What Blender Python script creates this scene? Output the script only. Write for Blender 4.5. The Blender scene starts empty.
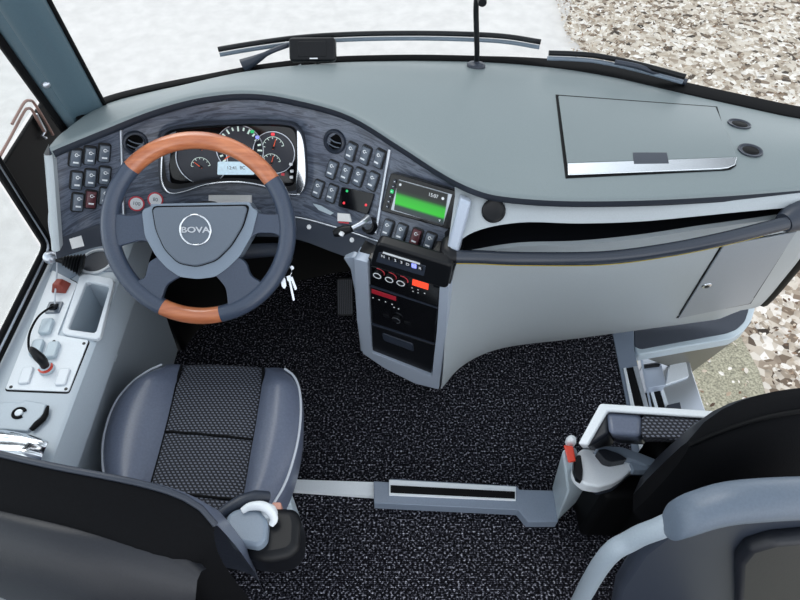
import bpy, bmesh, math, random
from mathutils import Vector, Matrix
from mathutils.bvhtree import BVHTree
random.seed(7)
SC = bpy.context.scene
COL = SC.collection
R = math.radians

# ------------------------------------------------------------------ camera, sky, sun, exposure
CAM = Vector((0.0, 0.0, 1.84))
PITCH = R(51.0)
FPX = 620.0
cd = bpy.data.cameras.new('camera')
cd.sensor_width = 36.0
cd.lens = FPX / 800.0 * 36.0
cd.clip_start = 0.02
cam = bpy.data.objects.new('camera', cd)
cam.location = CAM
cam.rotation_euler = (R(90) - PITCH, 0, 0)
COL.objects.link(cam)
SC.camera = cam

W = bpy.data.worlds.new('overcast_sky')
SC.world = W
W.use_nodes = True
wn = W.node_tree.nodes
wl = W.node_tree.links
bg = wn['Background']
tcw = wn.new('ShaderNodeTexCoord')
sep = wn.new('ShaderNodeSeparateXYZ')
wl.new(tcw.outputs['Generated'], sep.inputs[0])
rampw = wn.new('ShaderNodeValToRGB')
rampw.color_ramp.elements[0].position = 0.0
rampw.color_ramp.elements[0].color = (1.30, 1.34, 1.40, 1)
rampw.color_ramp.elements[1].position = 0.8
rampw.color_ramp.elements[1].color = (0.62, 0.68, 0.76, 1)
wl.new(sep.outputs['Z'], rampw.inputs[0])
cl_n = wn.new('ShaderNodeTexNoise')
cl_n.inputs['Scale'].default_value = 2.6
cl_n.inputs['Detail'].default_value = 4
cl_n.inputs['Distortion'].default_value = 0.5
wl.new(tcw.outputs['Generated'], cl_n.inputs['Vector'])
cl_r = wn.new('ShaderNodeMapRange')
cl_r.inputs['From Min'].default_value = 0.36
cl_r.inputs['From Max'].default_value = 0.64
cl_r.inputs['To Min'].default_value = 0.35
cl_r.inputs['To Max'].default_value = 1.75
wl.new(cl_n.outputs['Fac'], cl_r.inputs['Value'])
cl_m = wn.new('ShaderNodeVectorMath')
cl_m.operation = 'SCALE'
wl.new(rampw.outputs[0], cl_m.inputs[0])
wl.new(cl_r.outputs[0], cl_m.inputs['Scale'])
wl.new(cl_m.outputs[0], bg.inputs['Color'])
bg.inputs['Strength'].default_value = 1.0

sd = bpy.data.lights.new('sun', 'SUN')
sd.energy = 1.0
sd.angle = R(35)
sd.color = (1.0, 0.97, 0.92)
sun = bpy.data.objects.new('sun', sd)
sun.rotation_euler = (R(-30), R(-22), 0)
COL.objects.link(sun)

SC.view_settings.view_transform = 'Standard'
SC.view_settings.look = 'None'
SC.view_settings.gamma = 1.0
SC.view_settings.use_curve_mapping = False
SC.view_settings.exposure = 0.45
SC.cycles.use_denoising = True
SC.cycles.max_bounces = 8
SC.cycles.transparent_max_bounces = 16

# ------------------------------------------------------------------ points seen by the photographer's eye
CP, SP = math.cos(PITCH), math.sin(PITCH)


def ray(px, py):
    a = (px - 400.0) / FPX
    b = -(py - 300.0) / FPX
    return Vector((a, b * SP + CP, b * CP - SP))


def at(px, py, z=None, y=None, x=None):
    d = ray(px, py)
    if z is not None:
        t = (z - CAM.z) / d.z
    elif y is not None:
        t = y / d.y
    else:
        t = x / d.x
    return CAM + d * t


class Frame:
    """A plane in the place: origin, axes ex, ey, normal n."""

    def __init__(s, o, ex, n):
        s.o = Vector(o)
        s.n = Vector(n).normalized()
        s.ex = (Vector(ex) - s.n * Vector(ex).dot(s.n)).normalized()
        s.ey = s.n.cross(s.ex)

    def mat(s):
        m = Matrix((s.ex, s.ey, s.n)).transposed().to_4x4()
        m.translation = s.o
        return m

    def uv(s, px, py, h=0.0):
        d = ray(px, py)
        t = (s.o + s.n * h - CAM).dot(s.n) / d.dot(s.n)
        p = CAM + d * t - s.o
        return (p.dot(s.ex), p.dot(s.ey))

    def pt(s, a, b, c=0.0):
        return s.o + s.ex * a + s.ey * b + s.n * c


# ------------------------------------------------------------------ materials
def lin(c):
    c = c / 255.0
    return c / 12.92 if c <= 0.04045 else ((c + 0.055) / 1.055) ** 2.4


def rgb(r, g, b):
    return (lin(r), lin(g), lin(b), 1)


def mat(name, col, rough=0.5, metal=0.0, scale=200.0, var=0.06, bump=0.0, coat=0.0, emit=None, estr=0.0, spec=0.5):
    m = bpy.data.materials.new(name)
    m.use_nodes = True
    nt = m.node_tree
    p = nt.nodes['Principled BSDF']
    p.inputs['Roughness'].default_value = rough
    p.inputs['Metallic'].default_value = metal
    p.inputs['Coat Weight'].default_value = coat
    p.inputs['Coat Roughness'].default_value = 0.12
    p.inputs['Specular IOR Level'].default_value = spec
    tc = nt.nodes.new('ShaderNodeTexCoord')
    nz = nt.nodes.new('ShaderNodeTexNoise')
    nz.inputs['Scale'].default_value = scale
    nz.inputs['Detail'].default_value = 3
    nt.links.new(tc.outputs['Object'], nz.inputs['Vector'])
    rp = nt.nodes.new('ShaderNodeValToRGB')
    rp.color_ramp.elements[0].position = 0.3
    rp.color_ramp.elements[1].position = 0.7
    rp.color_ramp.elements[0].color = tuple(max(0, c * (1 - var)) for c in col[:3]) + (1,)
    rp.color_ramp.elements[1].color = tuple(min(1, c * (1 + var)) for c in col[:3]) + (1,)
    nt.links.new(nz.outputs['Fac'], rp.inputs[0])
    nt.links.new(rp.outputs[0], p.inputs['Base Color'])
    if bump > 0:
        b = nt.nodes.new('ShaderNodeBump')
        b.inputs['Strength'].default_value = bump
        b.inputs['Distance'].default_value = 0.002
        nt.links.new(nz.outputs['Fac'], b.inputs['Height'])
        nt.links.new(b.outputs[0], p.inputs['Normal'])
    if emit:
        p.inputs['Emission Color'].default_value = emit
        p.inputs['Emission Strength'].default_value = estr
    return m


def nodes_of(m):
    nt = m.node_tree
    return nt, nt.nodes['Principled BSDF']


def math_node(nt, op, a, b=None, c=None):
    n = nt.nodes.new('ShaderNodeMath')
    n.operation = op
    for i, v in enumerate((a, b, c)):
        if v is None:
            continue
        if isinstance(v, (int, float)):
            n.inputs[i].default_value = v
        else:
            nt.links.new(v, n.inputs[i])
    return n.outputs[0]


def ramp(nt, fac, stops):
    r = nt.nodes.new('ShaderNodeValToRGB')
    els = r.color_ramp.elements
    while len(els) < len(stops):
        els.new(0.5)
    for e, (p, c) in zip(els, stops):
        e.position = p
        e.color = c
    nt.links.new(fac, r.inputs[0])
    return r.outputs[0]


M = {}
M['pad'] = mat('grained_dash_vinyl', rgb(117, 128, 130), 0.42, scale=500, var=0.05, bump=0.12)
M['pad_edge'] = mat('dark_dash_edge', rgb(36, 42, 52), 0.45, scale=500, bump=0.1)
M['lid'] = mat('lid_vinyl', rgb(112, 123, 125), 0.40, scale=500, var=0.05, bump=0.1)
M['panel'] = mat('pale_grey_moulding', rgb(170, 178, 182), 0.38, scale=400, var=0.04, bump=0.05)
M['locker'] = mat('locker_grey', rgb(150, 157, 164), 0.4, scale=400, var=0.04, bump=0.05)
M['console'] = mat('side_console_grey', rgb(172, 183, 192), 0.32, scale=400, var=0.04, bump=0.05)
M['plate'] = mat('pale_switch_plate', rgb(216, 222, 227), 0.32, scale=400, var=0.03)
M['silver'] = mat('silver_paint', rgb(172, 183, 198), 0.3, 0.15, scale=600, var=0.04)
M['pillar'] = mat('pillar_blue_grey', rgb(72, 92, 102), 0.3, scale=300, var=0.05, bump=0.05)
M['chrome'] = mat('chrome', rgb(222, 226, 230), 0.12, 1.0, var=0.02)
M['alu'] = mat('brushed_aluminium', rgb(196, 202, 210), 0.3, 0.85, scale=300, var=0.06)
M['black'] = mat('black_plastic', rgb(12, 14, 18), 0.4, scale=500, var=0.15, bump=0.05, spec=0.3)
M['gloss'] = mat('gloss_black_plastic', rgb(10, 11, 14), 0.12, scale=200, var=0.1)
M['rubber'] = mat('black_rubber', rgb(5, 6, 8), 0.6, scale=400, var=0.2, spec=0.15)
M['slate'] = mat('slate_plastic', rgb(44, 51, 63), 0.42, scale=400, var=0.08, bump=0.08)
M['wheel'] = mat('slate_leather', rgb(62, 72, 89), 0.30, scale=260, var=0.08, bump=0.12)
M['hub'] = mat('hub_plastic', rgb(122, 135, 149), 0.42, scale=500, var=0.05, bump=0.1)
M['hubpad'] = mat('horn_pad_plastic', rgb(96, 106, 118), 0.45, scale=500, var=0.05, bump=0.1)
M['rail'] = mat('black_rail', rgb(50, 56, 66), 0.25, scale=400, var=0.06)
M['switch'] = mat('rocker_charcoal', rgb(98, 108, 120), 0.28, scale=400, var=0.06)
M['switchbase'] = mat('rocker_socket', rgb(14, 15, 18), 0.4, scale=400, var=0.06)
M['white'] = mat('white_print', rgb(235, 238, 240), 0.5, var=0.02)
M['paper'] = mat('white_paper', rgb(240, 240, 238), 0.6, var=0.02)
M['redring'] = mat('red_print', rgb(205, 70, 80), 0.5, var=0.05)
M['red'] = mat('red_plastic', rgb(200, 60, 40), 0.35, var=0.05)
M['brownred'] = mat('brick_red_plastic', rgb(140, 62, 50), 0.4, var=0.05)
M['copper'] = mat('brown_coated_tube', rgb(150, 118, 108), 0.4, var=0.08)
M['leather'] = mat('slate_seat_leather', rgb(92, 100, 118), 0.33, scale=180, var=0.08, bump=0.2)
M['backcloth'] = mat('black_seat_cloth', rgb(9, 10, 13), 0.8, scale=350, var=0.25, bump=0.2, spec=0.12)
M['backvinyl'] = mat('dark_seat_vinyl', rgb(20, 24, 32), 0.45, scale=250, var=0.12, bump=0.15)
M['piping'] = mat('pale_piping', rgb(190, 196, 204), 0.5, var=0.03)
M['shell'] = mat('white_seat_shell', rgb(228, 234, 238), 0.35, scale=300, var=0.03)
M['bracket'] = mat('pale_bracket', rgb(178, 192, 200), 0.35, scale=300, var=0.04)
M['crossbar'] = mat('blue_grey_bar', rgb(124, 136, 152), 0.4, scale=300, var=0.06)
M['railpad'] = mat('grey_rail_pad', rgb(88, 100, 114), 0.42, scale=260, var=0.06, bump=0.1)
M['ledge'] = mat('dark_ledge_carpet', rgb(60, 66, 76), 0.9, scale=900, var=0.45, bump=0.3)
M['tube_grey'] = mat('grey_tube_paint', rgb(142, 154, 164), 0.35, scale=300, var=0.04)
M['yellow'] = mat('yellow_line', rgb(170, 150, 50), 0.5, var=0.05)
M['green_led'] = mat('green_led', rgb(30, 160, 90), 0.4, emit=rgb(40, 190, 110), estr=0.5)
M['red_led'] = mat('red_led', rgb(200, 50, 60), 0.4, emit=rgb(230, 60, 70), estr=0.6)
M['blue_led'] = mat('blue_led', rgb(120, 130, 220), 0.4, emit=rgb(150, 160, 255), estr=0.6)
M['orange_lcd'] = mat('orange_lcd', rgb(235, 70, 45), 0.3, emit=rgb(255, 80, 50), estr=0.55)
M['dark_lcd'] = mat('dim_red_lcd', rgb(90, 20, 28), 0.2, emit=rgb(150, 30, 45), estr=0.4)
M['pale_lcd'] = mat('pale_blue_lcd', rgb(190, 212, 222), 0.25, scale=160, var=0.1, emit=rgb(180, 205, 220), estr=0.35)
M['needle'] = mat('orange_needle', rgb(225, 90, 50), 0.4, emit=rgb(225, 90, 50), estr=0.2)
M['dial'] = mat('dial_face', rgb(44, 47, 56), 0.4, var=0.05)
M['dialprint'] = mat('dial_print', rgb(215, 232, 222), 0.5, emit=rgb(215, 232, 222), estr=0.15)
M['road'] = mat('pale_concrete', rgb(212, 209, 206), 0.9, scale=9, var=0.07)
M['gravel'] = mat('mossy_gravel', rgb(158, 155, 136), 0.95, scale=95, var=0.5, bump=0.3)


def make_wood():
    m = mat('dark_wood_grain', rgb(70, 78, 92), 0.33, coat=0.3)
    nt, p = nodes_of(m)
    tc = nt.nodes.new('ShaderNodeTexCoord')
    mp = nt.nodes.new('ShaderNodeMapping')
    mp.inputs['Scale'].default_value = (3.0, 3.0, 34.0)
    mp.inputs['Rotation'].default_value = (0, R(8), 0)
    nt.links.new(tc.outputs['Object'], mp.inputs[0])
    n1 = nt.nodes.new('ShaderNodeTexNoise')
    n1.inputs['Scale'].default_value = 3.2
    n1.inputs['Detail'].default_value = 8
    n1.inputs['Roughness'].default_value = 0.65
    n1.inputs['Distortion'].default_value = 0.8
    nt.links.new(mp.outputs[0], n1.inputs['Vector'])
    c = ramp(nt, n1.outputs['Fac'], [(0.30, rgb(44, 50, 62)), (0.45, rgb(72, 80, 95)), (0.55, rgb(106, 115, 131)), (0.62, rgb(62, 69, 83)), (0.74, rgb(84, 92, 107))])
    nt.links.new(c, p.inputs['Base Color'])
    return m


M['wood'] = make_wood()


def make_orange_wood():
    m = mat('orange_wood', rgb(190, 116, 78), 0.28, coat=0.6)
    nt, p = nodes_of(m)
    tc = nt.nodes.new('ShaderNodeTexCoord')
    mp = nt.nodes.new('ShaderNodeMapping')
    mp.inputs['Scale'].default_value = (6, 40, 40)
    nt.links.new(tc.outputs['Object'], mp.inputs[0])
    n1 = nt.nodes.new('ShaderNodeTexNoise')
    n1.inputs['Scale'].default_value = 2.0
    n1.inputs['Detail'].default_value = 5
    nt.links.new(mp.outputs[0], n1.inputs['Vector'])
    c = ramp(nt, n1.outputs['Fac'], [(0.3, rgb(168, 94, 60)), (0.7, rgb(206, 130, 88))])
    nt.links.new(c, p.inputs['Base Color'])
    return m


M['orange'] = make_orange_wood()


def make_carpet():
    m = mat('black_ribbed_carpet', rgb(20, 20, 24), 0.95, spec=0.1)
    nt, p = nodes_of(m)
    tc = nt.nodes.new('ShaderNodeTexCoord')
    n1 = nt.nodes.new('ShaderNodeTexNoise')
    n1.inputs['Scale'].default_value = 150
    n1.inputs['Detail'].default_value = 2
    nt.links.new(tc.outputs['Object'], n1.inputs['Vector'])
    wv = nt.nodes.new('ShaderNodeTexWave')
    wv.bands_direction = 'Y'
    wv.inputs['Scale'].default_value = 62
    wv.inputs['Distortion'].default_value = 1.2
    wv.inputs['Detail'].default_value = 1
    nt.links.new(tc.outputs['Object'], wv.inputs['Vector'])
    f = math_node(nt, 'MULTIPLY_ADD', wv.outputs['Fac'], 0.10, n1.outputs['Fac'])
    c = ramp(nt, f, [(0.47, rgb(9, 9, 12)), (0.60, rgb(34, 34, 41)), (0.70, rgb(112, 112, 122)), (0.82, rgb(220, 220, 230))])
    nt.links.new(c, p.inputs['Base Color'])
    b = nt.nodes.new('ShaderNodeBump')
    b.inputs['Strength'].default_value = 0.6
    b.inputs['Distance'].default_value = 0.004
    nt.links.new(f, b.inputs['Height'])
    nt.links.new(b.outputs[0], p.inputs['Normal'])
    return m


M['carpet'] = make_carpet()


def make_fabric(name, freq):
    m = mat(name, rgb(50, 52, 60), 0.85)
    nt, p = nodes_of(m)
    tc = nt.nodes.new('ShaderNodeTexCoord')
    sp = nt.nodes.new('ShaderNodeSeparateXYZ')
    nt.links.new(tc.outputs['Object'], sp.inputs[0])
    # rows of short slanting dashes, every second row shifted by half a step
    yy = math_node(nt, 'MULTIPLY', sp.outputs['Y'], freq * 1.5)
    row = math_node(nt, 'FLOOR', yy)
    fy = math_node(nt, 'FRACT', yy)
    sh = math_node(nt, 'MULTIPLY', math_node(nt, 'MODULO', row, 2.0), 0.5)
    xx = math_node(nt, 'MULTIPLY_ADD', sp.outputs['X'], freq, sh)
    xx = math_node(nt, 'MULTIPLY_ADD', fy, 0.35, xx)
    fx = math_node(nt, 'FRACT', xx)
    a = math_node(nt, 'LESS_THAN', math_node(nt, 'ABSOLUTE', math_node(nt, 'SUBTRACT', fx, 0.5)), 0.27)
    b = math_node(nt, 'LESS_THAN', math_node(nt, 'ABSOLUTE', math_node(nt, 'SUBTRACT', fy, 0.5)), 0.27)
    k = math_node(nt, 'MULTIPLY', a, b)
    c = ramp(nt, k, [(0.0, rgb(24, 26, 33)), (1.0, rgb(104, 108, 120))])
    nt.links.new(c, p.inputs['Base Color'])
    bp = nt.nodes.new('ShaderNodeBump')
    bp.inputs['Strength'].default_value = 0.3
    bp.inputs['Distance'].default_value = 0.002
    nt.links.new(k, bp.inputs['Height'])
    nt.links.new(bp.outputs[0], p.inputs['Normal'])
    return m


M['fabric'] = make_fabric('woven_dash_fabric', 95)
M['fabric_wide'] = make_fabric('woven_seat_fabric', 85)


def make_litter():
    m = mat('leaf_litter_ground', rgb(190, 180, 165), 0.95)
    nt, p = nodes_of(m)
    tc = nt.nodes.new('ShaderNodeTexCoord')
    v = nt.nodes.new('ShaderNodeTexVoronoi')
    v.inputs['Scale'].default_value = 22
    nt.links.new(tc.outputs['Object'], v.inputs['Vector'])
    sp = nt.nodes.new('ShaderNodeSeparateColor')
    nt.links.new(v.outputs['Color'], sp.inputs[0])
    c = ramp(nt, sp.outputs[0], [(0.0, rgb(60, 52, 46)), (0.14, rgb(130, 114, 98)), (0.4, rgb(186, 174, 158)), (0.75, rgb(214, 206, 194)), (1.0, rgb(238, 234, 228))])
    nt.links.new(c, p.inputs['Base Color'])
    return m


M['litter'] = make_litter()


def make_leaf():
    m = mat('dry_leaf', rgb(190, 170, 145), 0.8)
    nt, p = nodes_of(m)
    g = nt.nodes.new('ShaderNodeNewGeometry')
    c = ramp(nt, g.outputs['Random Per Island'], [(0.0, rgb(70, 54, 44)), (0.12, rgb(132, 106, 84)), (0.32, rgb(178, 162, 142)), (0.65, rgb(206, 196, 182)), (1.0, rgb(240, 236, 228))])
    nt.links.new(c, p.inputs['Base Color'])
    return m


M['leaf'] = make_leaf()


def make_glass():
    m = bpy.data.materials.new('clear_glass')
    m.use_nodes = True
    nt = m.node_tree
    nt.nodes.clear()
    o = nt.nodes.new('ShaderNodeOutputMaterial')
    mx = nt.nodes.new('ShaderNodeMixShader')
    t = nt.nodes.new('ShaderNodeBsdfTransparent')
    t.inputs[0].default_value = (0.94, 0.96, 0.96, 1)
    g = nt.nodes.new('ShaderNodeBsdfGlossy')
    g.inputs['Roughness'].default_value = 0.02
    lw = nt.nodes.new('ShaderNodeLayerWeight')
    lw.inputs[0].default_value = 0.5
    f = math_node(nt, 'MULTIPLY_ADD', math_node(nt, 'POWER', lw.outputs['Facing'], 4.0), 0.4, 0.02)
    nt.links.new(f, mx.inputs[0])
    nt.links.new(t.outputs[0], mx.inputs[1])
    nt.links.new(g.outputs[0], mx.inputs[2])
    nt.links.new(mx.outputs[0], o.inputs[0])
    return m


M['glass'] = make_glass()


def make_screen():
    """a lit display: black with a green band, bands run along the screen's own height"""
    m = mat('green_display', rgb(8, 10, 10), 0.15)
    nt, p = nodes_of(m)
    tc = nt.nodes.new('ShaderNodeTexCoord')
    sp = nt.nodes.new('ShaderNodeSeparateXYZ')
    nt.links.new(tc.outputs['Generated'], sp.inputs[0])
    c = ramp(nt, sp.outputs['Y'], [(0.0, rgb(40, 44, 56)), (0.17, rgb(30, 60, 50)), (0.25, rgb(40, 190, 40)), (0.50, rgb(38, 170, 42)), (0.62, rgb(18, 50, 22)), (0.72, rgb(10, 14, 12))])
    nt.links.new(c, p.inputs['Emission Color'])
    p.inputs['Emission Strength'].default_value = 0.8
    return m


M['screen'] = make_screen()


# ------------------------------------------------------------------ mesh helpers
XF = {}          # world matrix of every parent empty / part


def wm(o):
    return XF.get(o.name, Matrix.Identity(4))


class MB:
    def __init__(s):
        s.v = []
        s.f = []

    def add(s, verts, faces, m=None):
        b = len(s.v)
        s.v += [(m @ Vector(p)) if m else Vector(p) for p in verts]
        s.f += [tuple(b + i for i in f) for f in faces]
        return s

    def grid(s, rows, cu=False, cv=False, m=None):
        nv, nu = len(rows), len(rows[0])
        verts = [p for r in rows for p in r]
        faces = []
        for j in range(nv if cv else nv - 1):
            for i in range(nu if cu else nu - 1):
                i2, j2 = (i + 1) % nu, (j + 1) % nv
                faces.append((j * nu + i, j * nu + i2, j2 * nu + i2, j2 * nu + i))
        return s.add(verts, faces, m)

    def box(s, c, d, m=None):
        x, y, z = (k / 2 for k in d)
        cx, cy, cz = c
        vs = [(cx + a * x, cy + b * y, cz + e * z) for e in (-1, 1) for b in (-1, 1) for a in (-1, 1)]
        return s.add(vs, [(0, 2, 3, 1), (4, 5, 7, 6), (0, 1, 5, 4), (2, 6, 7, 3), (0, 4, 6, 2), (1, 3, 7, 5)], m)

    def prism(s, poly, z0, z1, m=None, taper=None):
        n = len(poly)
        top = taper or poly
        vs = [(p[0], p[1], z0) for p in poly] + [(p[0], p[1], z1) for p in top]
        fs = [tuple(range(n - 1, -1, -1)), tuple(range(n, 2 * n))]
        fs += [(i, (i + 1) % n, n + (i + 1) % n, n + i) for i in range(n)]
        return s.add(vs, fs, m)

    def loft2(s, lower, upper):
        n = len(lower)
        fs = [tuple(range(n - 1, -1, -1)), tuple(range(n, 2 * n))]
        fs += [(i, (i + 1) % n, n + (i + 1) % n, n + i) for i in range(n)]
        return s.add(list(lower) + list(upper), fs)

    def tube(s, path, r, n=12, closed=False, m=None):
        path = [Vector(p) for p in path]
        k = len(path)
        rows = []
        up = None
        for i in range(k):
            if closed:
                t = (path[(i + 1) % k] - path[i - 1]).normalized()
            else:
                t = (path[min(i + 1, k - 1)] - path[max(i - 1, 0)]).normalized()
            if up is None:
                up = t.orthogonal().normalized()
            up = (up - t * up.dot(t)).normalized()
            w = t.cross(up)
            rr = r[i] if isinstance(r, (list, tuple)) else r
            rows.append([path[i] + (up * math.cos(a) + w * math.sin(a)) * rr for a in (2 * math.pi * j / n for j in range(n))])
        b = len(s.v)
        s.grid(rows, cu=True, cv=closed, m=m)
        if not closed:
            s.f.append(tuple(b + i for i in range(n - 1, -1, -1)))
            s.f.append(tuple(b + (k - 1) * n + i for i in range(n)))
        return s

    def lathe(s, prof, n=28, m=None):
        rows = [[(r * math.cos(a), r * math.sin(a), z) for a in (2 * math.pi * j / n for j in range(n))] for r, z in prof]
        b = len(s.v)
        s.grid(rows, cu=True, m=m)
        if prof[0][0] > 1e-6:
            s.f.append(tuple(b + i for i in range(n - 1, -1, -1)))
        if prof[-1][0] > 1e-6:
            s.f.append(tuple(b + (len(prof) - 1) * n + i for i in range(n)))
        return s

    def arc(s, r0, r1, a0, a1, z0, z1, n=24, m=None):
        """flat ring segment"""
        rows = []
        for i in range(n + 1):
            a = R(a0 + (a1 - a0) * i / n)
            c, q = math.cos(a), math.sin(a)
            rows.append([(r0 * c, r0 * q, z0), (r1 * c, r1 * q, z0), (r1 * c, r1 * q, z1), (r0 * c, r0 * q, z1)])
        b = len(s.v)
        s.grid(rows, cu=True, m=m)
        if abs(a1 - a0) < 359:
            s.f.append((b + 3, b + 2, b + 1, b))
            e = b + n * 4
            s.f.append((e, e + 1, e + 2, e + 3))
        return s

    def build(s, name, material, parent=None, smooth=38, bevel=0.0, seg=3, solid=0.0, sub=0):
        me = bpy.data.meshes.new(name)
        o = bpy.data.objects.new(name, me)
        COL.objects.link(o)
        inv = wm(parent).inverted() if parent else Matrix.Identity(4)
        me.from_pydata([inv @ v for v in s.v], [], s.f)
        me.materials.append(material)
        bm = bmesh.new()
        bm.from_mesh(me)
        bmesh.ops.remove_doubles(bm, verts=bm.verts, dist=1e-5)
        bmesh.ops.recalc_face_normals(bm, faces=bm.faces)
        bm.to_mesh(me)
        bm.free()
        if smooth:
            for p in me.polygons:
                p.use_smooth = True
            me.set_sharp_from_angle(angle=R(smooth))
        if parent:
            o.parent = parent
            XF[o.name] = wm(parent)
        if solid:
            q = o.modifiers.new('thickness', 'SOLIDIFY')
            q.thickness = solid
            q.offset = -1
        if bevel:
            q = o.modifiers.new('bevel', 'BEVEL')
            q.width = bevel
            q.segments = seg
            q.limit_method = 'ANGLE'
            q.angle_limit = R(35)
            q.harden_normals = False
        if sub:
            q = o.modifiers.new('sub', 'SUBSURF')
            q.levels = q.render_levels = sub
        return o

    def bvh(s):
        return BVHTree.FromPolygons([tuple(v) for v in s.v], s.f)


def thing(name, loc, label, cat, group=None, m=None):
    o = bpy.data.objects.new(name, None)
    o.empty_display_size = 0.05
    COL.objects.link(o)
    M4 = m.copy() if m else Matrix.Translation(Vector(loc))
    o.matrix_world = M4
    XF[o.name] = M4
    tag(o, label, cat, group)
    return o


def tag(o, label, cat, group=None):
    o['label'] = label
    o['category'] = cat
    if group:
        o['group'] = group
    return o


def struct(o, label=None, cat=None):
    o['kind'] = 'structure'
    o['label'] = label
    o['category'] = cat
    return o


def child_copy(src, parent, m):
    """copy of a part (and its sub-parts) placed at world matrix m"""
    c = src.copy()
    COL.objects.link(c)
    c.parent = parent
    c.matrix_basis = wm(parent).inverted() @ m
    XF[c.name] = m
    for g in src.children:
        d = g.copy()
        COL.objects.link(d)
        d.parent = c
        d.matrix_basis = g.matrix_basis
    return c


def cut(o, cutter):
    """carve a pocket out of a mesh"""
    k = cutter.build('pocket', M['black'], None, smooth=0)
    q = o.modifiers.new('pocket', 'BOOLEAN')
    q.operation = 'DIFFERENCE'
    q.solver = 'EXACT'
    q.object = k
    k_m = wm(o.parent).inverted() if o.parent else Matrix.Identity(4)
    k.data.transform(k_m)
    if o.parent:
        k.matrix_world = wm(o.parent)
    bpy.context.view_layer.update()
    dg = bpy.context.evaluated_depsgraph_get()
    me = bpy.data.meshes.new_from_object(o.evaluated_get(dg))
    o.modifiers.remove(q)
    o.data = me
    bpy.data.objects.remove(k)


def cr(pts, n):
    """smooth curve through points, n samples per span (centripetal enough for our use)"""
    P = [Vector(p) for p in pts]
    out = []
    for i in range(len(P) - 1):
        p0 = P[i - 1] if i else P[0] * 2 - P[1]
        p1, p2 = P[i], P[i + 1]
        p3 = P[i + 2] if i + 2 < len(P) else P[-1] * 2 - P[-2]
        for k in range(n):
            t = k / n
            out.append(0.5 * ((2 * p1) + (p2 - p0) * t + (2 * p0 - 5 * p1 + 4 * p2 - p3) * t * t + (3 * p1 - p0 - 3 * p2 + p3) * t ** 3))
    out.append(P[-1])
    return out


def lerp(a, b, t):
    return a + (b - a) * t


def rrect(w, h, r, n=5):
    pts = []
    for cx, cy, a0 in ((w / 2 - r, h / 2 - r, 0), (-w / 2 + r, h / 2 - r, 90), (-w / 2 + r, -h / 2 + r, 180), (w / 2 - r, -h / 2 + r, 270)):
        for i in range(n + 1):
            a = R(a0 + 90 * i / n)
            pts.append((cx + r * math.cos(a), cy + r * math.sin(a)))
    return pts


def round_poly(poly, r, n=5):
    """round the corners of a polygon"""
    out = []
    k = len(poly)
    for i in range(k):
        p = Vector(poly[i]).to_2d()
        a = Vector(poly[i - 1]).to_2d()
        b = Vector(poly[(i + 1) % k]).to_2d()
        da, db = (a - p), (b - p)
        rr = min(r, da.length * 0.45, db.length * 0.45)
        s, e = p + da.normalized() * rr, p + db.normalized() * rr
        for j in range(n + 1):
            t = j / n
            q = s * (1 - t) ** 2 + p * 2 * t * (1 - t) + e * t * t
            out.append((q.x, q.y))
    return out


def text(name, body, size, material, parent, m, depth=0.0004, align='CENTER', stretch=1.0, weight=0.0):
    c = bpy.data.curves.new(name, 'FONT')
    c.body = body
    c.size = size
    c.extrude = depth
    c.offset = weight
    c.align_x = align
    c.align_y = 'CENTER'
    c.materials.append(material)
    tmp = bpy.data.objects.new('lettering', c)
    COL.objects.link(tmp)
    bpy.context.view_layer.update()
    me = bpy.data.meshes.new_from_object(tmp.evaluated_get(bpy.context.evaluated_depsgraph_get()))
    bpy.data.objects.remove(tmp)
    o = bpy.data.objects.new(name, me)
    COL.objects.link(o)
    o.parent = parent
    o.matrix_basis = wm(parent).inverted() @ m @ Matrix.Diagonal((stretch, 1, 1, 1))
    XF[o.name] = m
    return o


def hit(bvh, px, py):
    d = ray(px, py).normalized()
    p, n, i, t = bvh.ray_cast(CAM, d)
    if p is None:
        return None, None
    if n.dot(d) > 0:
        n = -n
    return p, n


def surf_frame(bvh, px, py, px2, py2):
    """frame on a surface at a pixel, ex towards a second pixel"""
    p, n = hit(bvh, px, py)
    q, _ = hit(bvh, px2, py2)
    return Frame(p, q - p, n)


def drape(bvh, quad, nu, nv, off, thick, edge=None):
    """a thin panel lying on a surface inside a four-cornered outline TL TR BR BL"""
    TL, TR, BR, BL = [Vector(q) for q in quad]
    top, low = [], []
    for j in range(nv + 1):
        rt, rl = [], []
        for i in range(nu + 1):
            u, v = i / nu, j / nv
            q = (TL * (1 - u) + TR * u) * (1 - v) + (BL * (1 - u) + BR * u) * v
            if edge:
                q = edge(u, v, q)
            p, n = hit(bvh, q.x, q.y)
            rt.append(p + n * off)
            rl.append(p + n * (off - thick))
        top.append(rt)
        low.append(rl)
    mb = MB()
    mb.grid(top)
    mb.grid(low)
    ring_t = top[0] + [r[-1] for r in top[1:]] + top[-1][-2::-1] + [r[0] for r in top[-2:0:-1]]
    ring_l = low[0] + [r[-1] for r in low[1:]] + low[-1][-2::-1] + [r[0] for r in low[-2:0:-1]]
    mb.grid([ring_t, ring_l], cu=True)
    return mb

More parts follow.
